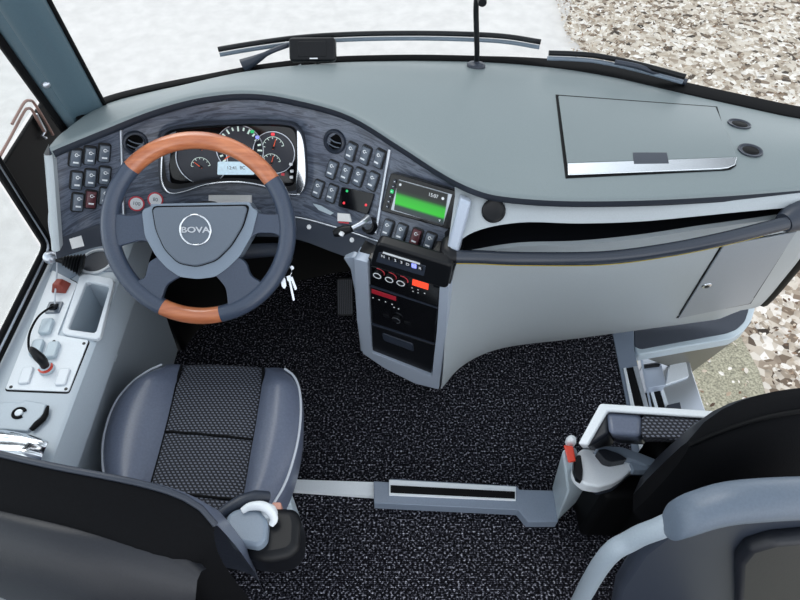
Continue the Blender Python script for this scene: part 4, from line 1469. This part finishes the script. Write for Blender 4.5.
# cables
cbl = thing('charging_cable', at(40, 345, z=ZC), 'thin black cable arching from the socket to the joystick on the switch plate', 'cable')
MB().tube(cr([at(54, 307, z=ZC + .012), at(48, 309, z=ZC + .03), at(38, 317, z=ZC + .035), at(30, 332, z=ZC + .03), at(28.5, 345, z=ZC + .02), at(31, 353, z=ZC + .015), at(36, 358, z=ZC + .015)], 5), 0.0028, 8).build('wire', M['rubber'], cbl)
MB().tube([at(56, 306, z=ZC + .010), at(52, 307.5, z=ZC + .022)], [0.006, .005], 8).build('plug', M['black'], cbl)
cb2 = thing('pale_cable', at(54, 262, z=ZC), 'thin pale cable hanging from the dashboard corner down to the switch plate', 'cable')
MB().tube(cr([at(54, 192, x=-.87), at(50.5, 205, x=-.875), at(49, 222, x=-.88), at(52, 240, x=-.88), at(56, 252, x=-.88), at(57, 270, z=ZC + .02), at(55, 296, z=ZC + .02), at(55, 305, z=ZC + .010)], 5), 0.0022, 8).build('wire', M['piping'], cb2)
# latch panel and chrome handle at the rear of the console
lq = [at(x, y, z=ZC) for x, y in ((-30, 403.5), (22, 404), (27, 401.5), (48, 405.5), (45, 416), (37, 424), (29, 433), (8, 431), (-30, 430))]
lp_ = MB().prism([(p.x, p.y) for p in lq], ZC - .004, ZC + .008).build('latch_panel', M['console'], sdc, bevel=0.003)
pts_ = [at(x, y, z=ZC + .009) for x, y in ((48, 406), (46, 414), (43, 419), (37, 424), (31, 430))]
MB().tube(pts_, [.003, .006, .0065, .007, .005], 8).build('latch_slot', M['rubber'], lp_, smooth=50)
pc = at(19, 413, z=ZC + .009)
MB().tube([pc + Vector((.013 * math.cos(R(a)), .012 * math.sin(R(a)), 0)) for a in range(20, 340, 20)], .0035, 8).build('latch_ring', M['rubber'], lp_, smooth=50)
MB().lathe([(0.009, 0), (0.008, .003), (0.0001, .004)], 18, Matrix.Translation(pc)).build('latch_button', M['plate'], lp_)
ch_ = thing('chrome_handle', at(15, 440, z=ZC), 'shiny chrome handle at the rear end of the side console', 'handle')
def hrow(pts, z):
    return [at(x, y, z=zz) for (x, y), zz in zip(pts, z)]
mb = MB()
mb.grid([hrow([(-40, 424), (8, 429), (28, 433), (50, 440)], [.625, .625, .625, .625]),
         hrow([(-40, 430), (8, 435), (28, 437), (49, 443)], [.655, .655, .65, .64]),
         hrow([(-40, 437), (8, 440), (28, 441), (47, 447)], [.64, .64, .64, .63]),
         hrow([(-40, 446), (8, 447), (26, 449), (44, 454)], [.67, .67, .665, .65]),
         hrow([(-40, 456), (8, 456), (24, 458), (41, 462)], [.66, .66, .655, .64]),
         hrow([(-40, 466), (8, 466), (22, 467), (38, 470)], [.61, .61, .61, .61])])
mb.build('handle_shell', M['chrome'], ch_, smooth=70, solid=0.004, sub=2)
MB().box((-0.86, 0.555, 0.607), (0.12, 0.04, 0.014)).build('handle_base', M['black'], ch_)

# ================================================================== DRIVER SEAT
ds = thing('driver_seat', (-0.5, 0.72, 0.0), 'black and slate driver seat with woven fabric centre and leather side bolsters', 'seat')
ZS = 0.46
srows = [(365, 163, 181, 263, 283), (372, 149, 179, 263, 292), (385, 132, 175.5, 261.5, 297.5), (405, 116.5, 171, 258.5, 299), (430, 107, 165, 254.5, 297),
         (455, 103.5, 158.5, 250, 291.5), (480, 106, 151.5, 246, 283), (503, 116, 145.5, 241.5, 270), (522, 126, 140.5, 238, 258)]
def srow(k):
    y, a, b_, c, d = srows[k]
    g = lambda x: y + (x - 200) * 0.035
    return [at(x, g(x), z=ZS) for x in (a, b_, c, d)]
SR = [srow(k) for k in range(len(srows))]
cols4 = [cr([r[i] for r in SR], 4) for i in range(4)]
NR = len(cols4[0])
front = [c[0] + Vector((0, .0, 0)) for c in cols4]
def sect(i, x0, x1, nseg, kind):
    out = []
    A, B = cols4[x0][i], cols4[x1][i]
    for s in range(nseg + 1):
        u = s / nseg
        p = A.lerp(B, u)
        if kind == 'c':
            p.z += 0.012 * (1 - (2 * u - 1) ** 2) ** 0.5 - 0.004
        elif kind == 'l':
            p.z += 0.030 * math.sin(math.pi * u) ** 0.8 * min(1, 0.15 + i / 9)
        out.append(p)
    t = i / (NR - 1)
    lift = 0.012 * math.cos(min(1, t * 4) * math.pi / 2)
    for p in out:
        p.z -= lift
    return out
def front_roll(row):
    """the cushion's front nose"""
    rws = []
    for dy, dz in ((-.0, -.150), (.020, -.125), (.028, -.07), (.022, -.028), (.010, -.008)):
        rws.append([p + Vector((0, dy, dz)) for p in row])
    return rws
def section(name, x0, x1, kind, mat_, side=0, n=10):
    rows_ = [sect(i, x0, x1, n, kind) for i in range(NR)]
    rows_ = front_roll(rows_[0]) + rows_
    if side:
        new = []
        for r_ in rows_:
            e_ = r_[0] if side < 0 else r_[-1]
            sk_ = [e_ + Vector((side * .006, 0, -.012)), e_ + Vector((side * .006, 0, -.05)), e_ + Vector((-side * .004, 0, -.13))]
            new.append((sk_[::-1] + r_) if side < 0 else (r_ + sk_))
        rows_ = new
    return MB().grid(rows_).build(name, mat_, ds, smooth=60)
section('cushion_centre', 1, 2, 'c', M['fabric'])
section('cushion_bolster', 0, 1, 'l', M['leather'], -1)
section('cushion_bolster', 2, 3, 'l', M['leather'], 1)
for ci, off in ((0, -.004), (3, .004)):
    MB().tube([p + Vector((off, 0, -.004)) for p in cols4[ci]], 0.0032, 8).build('piping', M['piping'], ds)
for ci in (1, 2):
    MB().tube([p + Vector((0, 0, -.006)) for p in cols4[ci]], 0.004, 8).build('seam', M['rubber'], ds)
for y0 in (434, 496):
    pts_ = [at(lerp(x0, x1, t), y0 + (lerp(x0, x1, t) - 200) * 0.09 + 3 * (t - .5) ** 2, z=ZS + 0.008 - .012 * (2 * t - 1) ** 4) for x0, x1 in (((164, 253) if y0 < 450 else (147, 243)),) for t in (i / 12 for i in range(13))]
    MB().tube(pts_, 0.0035, 8).build('cross_seam', M['rubber'], ds)
MB().box((-0.505, 0.70, 0.17), (0.36, 0.40, 0.32)).build('pedestal', M['rubber'], ds, bevel=0.02)
MB().box((-0.505, 0.72, 0.335), (0.44, 0.46, 0.05)).build('seat_pan', M['black'], ds, bevel=0.015)

def backrest(parent, m, prof, half, drop, mats, corner=3.2, nu=22, pinch=0.0, bow=0.04, pull=.75):
    """prof: list of (y, z) from front foot over the crest to the back foot, local axes"""
    zmax = max(p[1] for p in prof)
    zmin = min(p[1] for p in prof)
    k = len(prof)
    rows_ = []
    for y, z in prof:
        h = (z - zmin) / (zmax - zmin)
        r_ = []
        for i in range(nu + 1):
            u = -1 + 2 * i / nu
            uu = abs(u) ** corner
            hw = half * (1 - pinch * h)
            mid_y = prof[0][0] * .5 + prof[-1][0] * .5
            r_.append(m @ Vector((u * hw, lerp(y, mid_y + (prof[len(prof) // 2][0] - mid_y) * h, abs(u) ** 9 * pull) - bow * (1 - u * u) * 0 + bow * u * u * .5, z - drop * uu * h)))
        rows_.append(r_)
    return rows_
# the driver's backrest: front (hidden), crest, black rear cloth, smooth vinyl shell lower down
cA, cB = at(-6, 449, z=.955), at(215, 514, z=.87)
exb = Vector((cB.x - cA.x, cB.y - cA.y, 0)).normalized()
eyb = Vector((-exb.y, exb.x, 0))
ob = Vector((cA.x, cA.y, 0)) + exb * 0.085
Bm = Matrix((exb, eyb, Vector((0, 0, 1)))).transposed().to_4x4()
Bm.translation = ob
prof = [(0.02, .42), (0.05, .60), (0.04, .78), (0.015, .90), (0.004, .938), (-0.006, .951), (-0.02, .952), (-.045, .945), (-0.075, .925), (-0.10, .89), (-.12, .83), (-.125, .70), (-.12, .50), (-.11, .38)]
rows_ = backrest(ds, Bm, prof, 0.262, 0.085, None)
MB().grid(rows_[:6]).build('backrest_front', M['leather'], ds, smooth=60)
MB().tube([p + Vector((0, 0, .002)) for p in rows_[5]], 0.005, 8).build('backrest_piping', M['slate'], ds, smooth=60)
MB().grid(rows_[5:]).build('backrest', M['backcloth'], ds, smooth=60)
prof2 = [(-.060, .90), (-.072, .922), (-.092, .925), (-.125, .895), (-.150, .82), (-.16, .70), (-.155, .5), (-.12, .4)]
r2 = backrest(ds, Bm, prof2, 0.252, 0.10, None, corner=2.6, pull=.3)
MB().grid(r2).build('backrest_shell', M['backvinyl'], ds, smooth=60)
# recliner and belt end at the right of the backrest
def px_prism(pts, z0, z1, name, mat_, parent, bevel=0.006, rnd_=0.01, scale_low=1.0):
    up_q = [at(x, y, z=z1) for x, y in pts]
    poly = round_poly([(p.x, p.y) for p in up_q], rnd_, 4)
    return MB().prism(poly, z0, z1).build(name, mat_, parent, smooth=45, bevel=bevel, seg=3)
px_prism([(238, 530), (250, 512), (272, 506), (296, 507), (301, 520), (300, 545), (290, 556), (266, 561), (244, 556)], .50, .60, 'recliner_cover', M['black'], ds, .018, .02)
px_prism([(226, 515), (236, 508), (258, 508), (268, 520), (266, 540), (258, 547), (226, 540)], .56, .625, 'belt_box', M['hub'], ds, .008, .012)
pa = cr([at(216, 519, z=.60), at(234, 505, z=.61), at(256, 497, z=.60), at(268, 497, z=.585)], 4)
MB().tube(pa, [0.012] * 5 + [.014] * 4 + [.012] * 4, 10).build('belt_arm', M['slate'], ds, smooth=60)
wp = cr([at(242, 511, z=.63), at(250, 506.5, z=.632), at(262, 506, z=.632), at(270, 511, z=.625), at(274, 519, z=.618), at(271, 525, z=.612)], 4)
MB().tube(wp, [.006 + .004 * math.sin(math.pi * i / 20) for i in range(len(wp))], 10).build('belt_guide', M['shell'], ds, smooth=60)
MB().lathe([(0.0001, .022), (.012, .02), (.017, .012), (.018, -.01)], 20, Matrix.Translation(at(269, 514, z=.60))).build('recliner_knob', M['shell'], ds, smooth=60)
px_prism([(272, 502), (281, 502), (282, 511), (273, 512)], .50, .585, 'belt_buckle', mat('salmon_plastic', rgb(196, 140, 122), 0.4), ds, .003, .004)
px_prism([(277, 490), (291, 490), (291, 504), (284, 506), (275, 500)], .12, .30, 'seat_bracket', M['bracket'], ds, .004, .005)

# ================================================================== FLOOR CROSSBAR
cbx = thing('floor_crossbar', at(430, 492, z=0), 'grey floor bar with ribbed black insert crossing the carpet between both seats', 'floor bar')
px_prism([(287, 479), (374, 482), (374, 496), (288, 490)], 0.001, .022, 'end_plate', M['shell'], cbx, .002, .002)
px_prism([(373.5, 481), (389, 482), (390, 478.5), (517, 486), (519, 489.5), (557, 490.5), (558, 522), (528, 522), (518, 510), (374, 503)], 0.001, .045, 'bar_body', M['crossbar'], cbx, .004, .003)
px_prism([(389, 479.5), (516, 486.5), (516, 500.5), (389, 495)], .044, .052, 'top_plate', M['shell'], cbx, .0015, .002)
ins = px_prism([(390.5, 485), (515, 491.5), (515, 498.5), (390.5, 492.5)], .051, .055, 'insert', M['rubber'], cbx, .001, .001)

# ================================================================== CO-DRIVER SEAT
co = thing('co_driver_seat', (0.8, 0.65, 0.0), 'folding co driver seat with cushion tipped up beside the entrance steps', 'seat')
def px_loft(low, zl, up_, zu, name, mat_, parent, bevel=0.006):
    return MB().loft2([at(x, y, z=zl) for x, y in low], [at(x, y, z=z_) for (x, y), z_ in zip(up_, zu if isinstance(zu, (list, tuple)) else [zu] * len(up_))]).build(name, mat_, parent, smooth=45, bevel=bevel)
# pale bracket with the belt buckle
px_loft([(557, 521), (590, 489), (578, 476), (552, 487)], .03, [(568, 492), (584, 478), (576, 447), (562, 450)], [.30, .32, .42, .42], 'seat_bracket', M['bracket'], co, .006)
px_loft([(568, 463), (576, 462), (574, 448), (565, 447)], .38, [(568.5, 463), (576, 461), (573, 446), (563.5, 445)], .455, 'belt_buckle', M['red'], co, .003)
MB().lathe([(0.0001, .016), (.010, .012), (.013, 0), (.012, -.012)], 18, Matrix.Translation(at(571, 441, z=.43))).build('pivot_cap', M['shell'], co, smooth=60)
# tipped up cushion: white shell towards the door, leather edge, woven middle
px_loft([(585, 452), (606, 414), (760, 424), (760, 432), (612, 424), (596, 452)], .22, [(578, 444), (600, 403.5), (760, 414), (760, 422), (608, 411.5), (588, 446)], [.53, .56, .56, .56, .56, .53], 'cushion_shell', M['shell'], co, .005)
px_loft([(612, 420), (646, 424), (646, 445), (614, 443)], .25, [(606, 412), (642, 414.5), (641, 438), (609, 434.5)], [.55, .55, .55, .55], 'cushion_end', M['leather'], co, .012)
px_loft([(590, 450), (612, 420), (614, 443), (600, 455)], .27, [(583, 444), (607, 412), (609, 434), (590, 447)], [.52, .55, .54, .52], 'cushion_side', M['backvinyl'], co, .008)
px_loft([(645, 424), (760, 431), (760, 452), (645, 445)], .25, [(641.5, 414.5), (760, 422), (760, 445), (641, 438)], .552, 'cushion_middle', M['fabric_wide'], co, .010)
MB().box((0.84, 0.645, 0.23), (0.44, 0.15, 0.45)).build('seat_base', M['rubber'], co, bevel=0.02)
MB().box((0.60, 0.665, 0.15), (0.16, 0.13, 0.30)).build('seat_base', M['rubber'], co, bevel=0.02)
# hinge shields
px_prism([(573, 470), (578, 452), (583, 448), (597, 449), (601, 454), (605, 461), (613, 463.5), (626, 460), (640, 459), (648, 464), (648, 468), (633, 468), (625, 476), (614, 483), (600, 487), (586, 485), (577, 478)], .36, .40, 'hinge_shield', M['shell'], co, .006, .008)
px_prism([(574, 473), (600, 490), (616, 486), (634, 470), (652, 470), (652, 464), (640, 458), (580, 460)], .325, .362, 'shield_edge', M['slate'], co, .005, .008)
px_prism([(574, 461), (577, 455), (581, 455), (583, 470), (582, 481), (577, 478), (574, 470)], .39, .41, 'shield_slot', M['black'], co, .003, .004)
px_prism([(594, 449), (606, 446), (622, 447), (640, 453), (660, 461), (650, 466), (632, 459), (618, 455)], .38, .425, 'hinge_arm', M['hub'], co, .006, .008)
px_prism([(597, 450), (605, 448.5), (618, 453), (628, 459), (612, 462), (605, 460)], .40, .43, 'arm_pad', M['backvinyl'], co, .004, .006)
px_prism([(630, 462), (652, 463), (655, 470), (634, 470)], .385, .412, 'arm_stop', M['hub'], co, .004, .004)
Cm = Matrix.Translation((0.835, 0.556, 0))
prof = [(0.085, .40), (0.085, .55), (0.065, .72), (0.045, .83), (0.028, .872), (0.006, .885), (-.02, .876), (-.05, .845), (-.075, .78), (-.09, .66), (-.095, .50), (-.08, .36)]
rw = backrest(co, Cm, prof, 0.275, 0.15, None, corner=3.4, pinch=0.0, bow=0.0, pull=.8)
MB().grid(rw[:5]).build('backrest_front', M['backvinyl'], co, smooth=60)
MB().grid(rw[4:]).build('backrest', M['backcloth'], co, smooth=88)
MB().tube([p + Vector((0, 0, .001)) for p in rw[6]], 0.0045, 8).build('backrest_seam', M['rubber'], co, smooth=60)
sideL = [r_[0] for r_ in rw]
sideR = [r_[-1] for r_ in rw]
for sd_ in (sideL, sideR):
    MB().add(sd_, [tuple(range(len(sd_)))]).build('backrest_side', M['backcloth'], co, smooth=0)

# ================================================================== PARTITION RAIL behind the co-driver seat
pr = thing('partition_rail', (0.45, 0.33, 0.0), 'bent grey partition rail with thick padded top behind the co driver seat', 'rail')
tb = cr([at(560, 640, y=.30), at(600, 566, y=.32), at(632, 540, y=.33), at(660, 528, y=.33), at(684, 517, y=.335)], 5)
MB().tube([Vector((tb[0].x, tb[0].y, 0.0))] + tb, 0.0165, 14).build('rail_tube', M['tube_grey'], pr, smooth=60)
pp_ = cr([at(664, 526, y=.325), at(676, 520, y=.325), at(692, 513.5, y=.328), at(725, 504, y=.335), at(770, 499.5, y=.34), at(830, 497, y=.35)], 5)
rad_ = [.006, .017, .0225, .0255, .0275, .0285, .029, .0295, .030, .0305]
sec = []
for i, p in enumerate(pp_):
    w_ = rad_[i] if i < len(rad_) else .0305
    sec.append([p + Vector((0.0, w_ * math.cos(a), w_ * math.sin(a))) for a in (2 * math.pi * j / 16 for j in range(16))])
mb = MB()
mb.grid(sec, cu=True)
mb.f.append(tuple(range(16)))
mb.build('rail_pad', M['railpad'], pr, smooth=60)
pn = [at(x, y, y=.34) for x, y in ((618, 590), (640, 556), (665, 536), (700, 526), (760, 520), (840, 516), (840, 680), (600, 680))]
pn2 = [p + Vector((0, .035, 0)) for p in pn]
MB().loft2(pn, pn2).build('partition_panel', M['slate'], pr, smooth=45, bevel=0.012)
pn = [at(x, y, y=.315) for x, y in ((738, 566), (748, 553), (775, 545), (840, 540), (840, 640), (738, 640))]
MB().loft2(pn, [p + Vector((0, .03, 0)) for p in pn]).build('panel_pocket', M['backvinyl'], pr, smooth=45, bevel=0.012)

# ================================================================== DOORWAY AND STEPS
tr3 = thing('trim_3', at(628, 380, z=0), 'grey edge strip of the cab floor at the top of the entrance steps', 'trim')
tr3['kind'] = 'structure'
px_prism([(612, 330), (633, 326), (634, 350), (638, 366), (648, 415), (660, 470), (634, 470), (626, 400)], -.05, .004, 'edge_plate', M['crossbar'], tr3, .002, .003)
for a_, mm in (([(623.5, 368), (626, 367.5), (636, 412), (648, 470), (644, 470), (632, 412)], 'shell'), ([(626.5, 368), (633, 367), (645, 412), (657, 470), (649, 470), (636.5, 412)], 'rubber'), ([(633, 366.5), (638, 366), (650, 412), (661, 470), (657, 470), (645.5, 412)], 'alu')):
    px_prism(a_, .002, .008, 'nosing' if mm != 'rubber' else 'grip_strip', M[mm], tr3, .001, .001)
# ledge under the lower panel
lg = thing('trim_4', at(690, 340, z=0), 'dark carpeted ledge with silver rim below the locker door', 'trim')
lg['kind'] = 'structure'
rimp = [(631, 320), (690, 309), (752, 296), (756, 306), (752, 320), (744, 331), (732, 338.5), (690, 345.5), (637, 355), (633, 340)]
px_prism(rimp, -.05, -.004, 'ledge_rim', M['bracket'], lg, .006, .02)
inp = [(634, 322), (690, 311), (747, 299), (749, 309), (745, 321), (737, 329), (727, 333), (690, 340), (641, 349), (634.5, 346)]
px_prism(inp, -.006, -.001, 'ledge_carpet', M['ledge'], lg, .002, .015)
# riser and treads
stp = thing('trim_5', (1.0, 1.2, -0.3), 'silver metal entrance step below the cab floor edge', 'step')
stp['kind'] = 'structure'
z1 = -.26
px_prism([(640, 356), (672, 352), (688, 352), (692, 370), (702, 400), (726, 470), (680, 470), (650, 400)], z1 - .04, z1, 'step_tread', M['alu'], stp, .006, .006)
px_loft([(640, 356), (662, 470), (664, 470), (642, 356)], -.30, [(640, 358), (662, 470), (664, 470), (642, 357)], -.05, 'step_riser', M['silver'], stp, 0)
px_prism([(641, 358), (663, 355), (664, 361), (643, 364)], z1 - .001, z1 + .07, 'step_bracket', M['alu'], stp, .004, .004)
px_prism([(642, 367), (662, 365), (666, 385), (648, 388)], z1, z1 + .05, 'step_box', M['silver'], stp, .004, .004)
px_prism([(643, 365), (660, 363.5), (660, 365.5), (643, 367.5)], z1 + .05, z1 + .06, 'box_gap', M['black'], stp, .001, .001)
for a_, mm in (([(644, 391), (649, 390), (672, 470), (666, 470)], 'rubber'), ([(650, 390), (653, 389), (676, 470), (672.5, 470)], 'shell'), ([(653.5, 389), (659, 388.5), (684, 470), (677, 470)], 'rubber'), ([(659.5, 388), (663, 387), (689, 470), (684.5, 470)], 'shell')):
    px_prism(a_, z1, z1 + .01, 'grip_strip' if mm == 'rubber' else 'nosing', M[mm], stp, .001, .001)
px_prism([(672, 354), (684, 352), (689, 376), (678, 380), (666, 384)], z1, z1 + .012, 'tread_corner', M['shell'], stp, .004, .004)
px_prism([(667, 405), (680, 402), (682, 412), (667, 414)], z1, z1 + .02, 'step_latch', M['slate'], stp, .003, .003)
# inner side of the doorway in front of the steps, and the floor's edge above the wheel arch
o = px_loft([(684, 372), (692, 372), (752, 322), (745, 322)], -.40, [(640, 356), (690, 347), (735, 340), (750, 322)], -.05, 'wall_right', mat('olive_reflection_plastic', rgb(96, 96, 88), 0.4, scale=300, var=0.1), None, 0)  # olive base colour paints in the ground reflected by this panel
struct(o, 'panel with painted olive ground reflection under the ledge beside the entrance step', 'wall')

# ================================================================== ON THE DASHBOARD AND OUTSIDE
# small black monitor by the windscreen
p = at(312, 49, z=.955)
Fd = Frame(p, (1, 0, 0), Vector((-.05, -.75, .62)))
dm = Fd.mat()
mon = thing('windscreen_device', (p.x, p.y, .89), 'small black box device standing at the foot of the windscreen', 'device')
MB().prism(rrect(.128, .062, .010), -.028, 0.0, dm).build('case', M['black'], mon, smooth=45, bevel=.006)
MB().prism(rrect(.078, .040, .004), -.001, .0015, dm).build('front_plate', M['black'], mon, bevel=.001)
MB().box((0.004, -.0245, .0008), (.022, .003, .001), dm).build('brand_mark', M['white'], mon, smooth=0)
MB().tube([at(317, 60, z=.925), at(318, 63, z=.905), at(313, 66, z=.895)], .004, 8).build('foot', M['black'], mon)
mc = cr([at(301, 64.5, z=.90), at(297, 67, z=.898), at(300, 69, z=.896), at(304, 66, z=.899)], 4)
cw = thing('loose_wire', mc[0], 'short curl of pale wire at the foot of the black windscreen device', 'wire')
MB().tube(mc, .0018, 6).build('wire_curl', M['piping'], cw)

# gooseneck microphone
p, n = hit(PADB, 476, 66.5)
mic = thing('gooseneck_microphone', p, 'black gooseneck stem on a round base at the middle of the windscreen', 'microphone')
MB().lathe([(.026, 0), (.026, .006), (.022, .010), (.008, .013), (.007, .02), (.0001, .02)], 28, Frame(p, (1, 0, 0), n).mat()).build('base', M['slate'], mic, smooth=50)
gp = cr([p + n * .015, p + Vector((-.002, .0, .05)), p + Vector((-.008, .002, .10)), p + Vector((-.016, .0, .17)), p + Vector((-.02, -.04, .23)), p + Vector((-.02, -.09, .25))], 5)
MB().tube(gp, .0075, 10).build('stem', M['black'], mic, smooth=60)
MB().tube([gp[-1], gp[-1] + Vector((0, -.03, .004)), gp[-1] + Vector((0, -.06, 0))], [.010, .013, .010], 12).build('microphone_head', M['black'], mic, smooth=60)

# wipers outside the glass
def wiper(blade, arm, z, label, thick):
    w_ = thing('windscreen_wiper', at(*blade[0], z=z), label, 'wiper')
    b_ = cr([at(x, y, z=z) for x, y in blade], 5)
    MB().tube([q + Vector((0, 0, .012)) for q in b_], .0075, 8).build('blade_spine', M['black'], w_, smooth=60)
    MB().tube([q + Vector((0, .004, -.006)) for q in b_], .006, 8).build('blade_rubber', M['hub'], w_, smooth=60)
    a_ = cr([at(x, y, z=zz) for x, y, zz in arm], 5)
    MB().tube(a_, [lerp(thick, .007, min(1, i / (len(a_) * .5))) for i in range(len(a_))], 10).build('arm', M['slate'], w_, smooth=60)
    return w_
wiper([(219, 53.5), (245, 49), (275, 44.5), (300, 41.5), (335, 39), (380, 37.5), (440, 37.5), (500, 40), (540, 46)], [(243, 66, .905), (257, 59, .92), (272, 51, .945), (288, 45, .95)], .93, 'long dark windscreen wiper outside the middle of the windscreen', .020)
wiper([(548, 57), (575, 58), (600, 60.5), (640, 69), (684, 81)], [(686, 82, .895), (660, 74, .91), (636, 66, .93), (615, 62, .935)], .915, 'shorter dark windscreen wiper lying low at the right of the windscreen', .009)

# brown bent tubes at the quarter light
br = thing('mirror_bracket', at(28, 102, x=-.948), 'pair of bent brown tubes at the quarter light beside the windscreen pillar', 'bracket')
for pts in ([(12, 124), (22, 106), (26, 101), (30, 100.5), (34, 103), (44, 119), (53, 135)], [(-4, 163), (10, 138), (24, 112), (28, 108.5), (32, 110), (38, 121), (45, 133)]):
    MB().tube(cr([at(x, y, x=-.948) for x, y in pts], 4), .0036, 10).build('tube', M['copper'], br, smooth=60)
MB().tube([at(36, 114, x=-.948), at(45, 131, x=-.948), at(42, 136, x=-.948), at(46, 138, x=-.948)], .004, 8).build('hook', M['alu'], br, smooth=60)
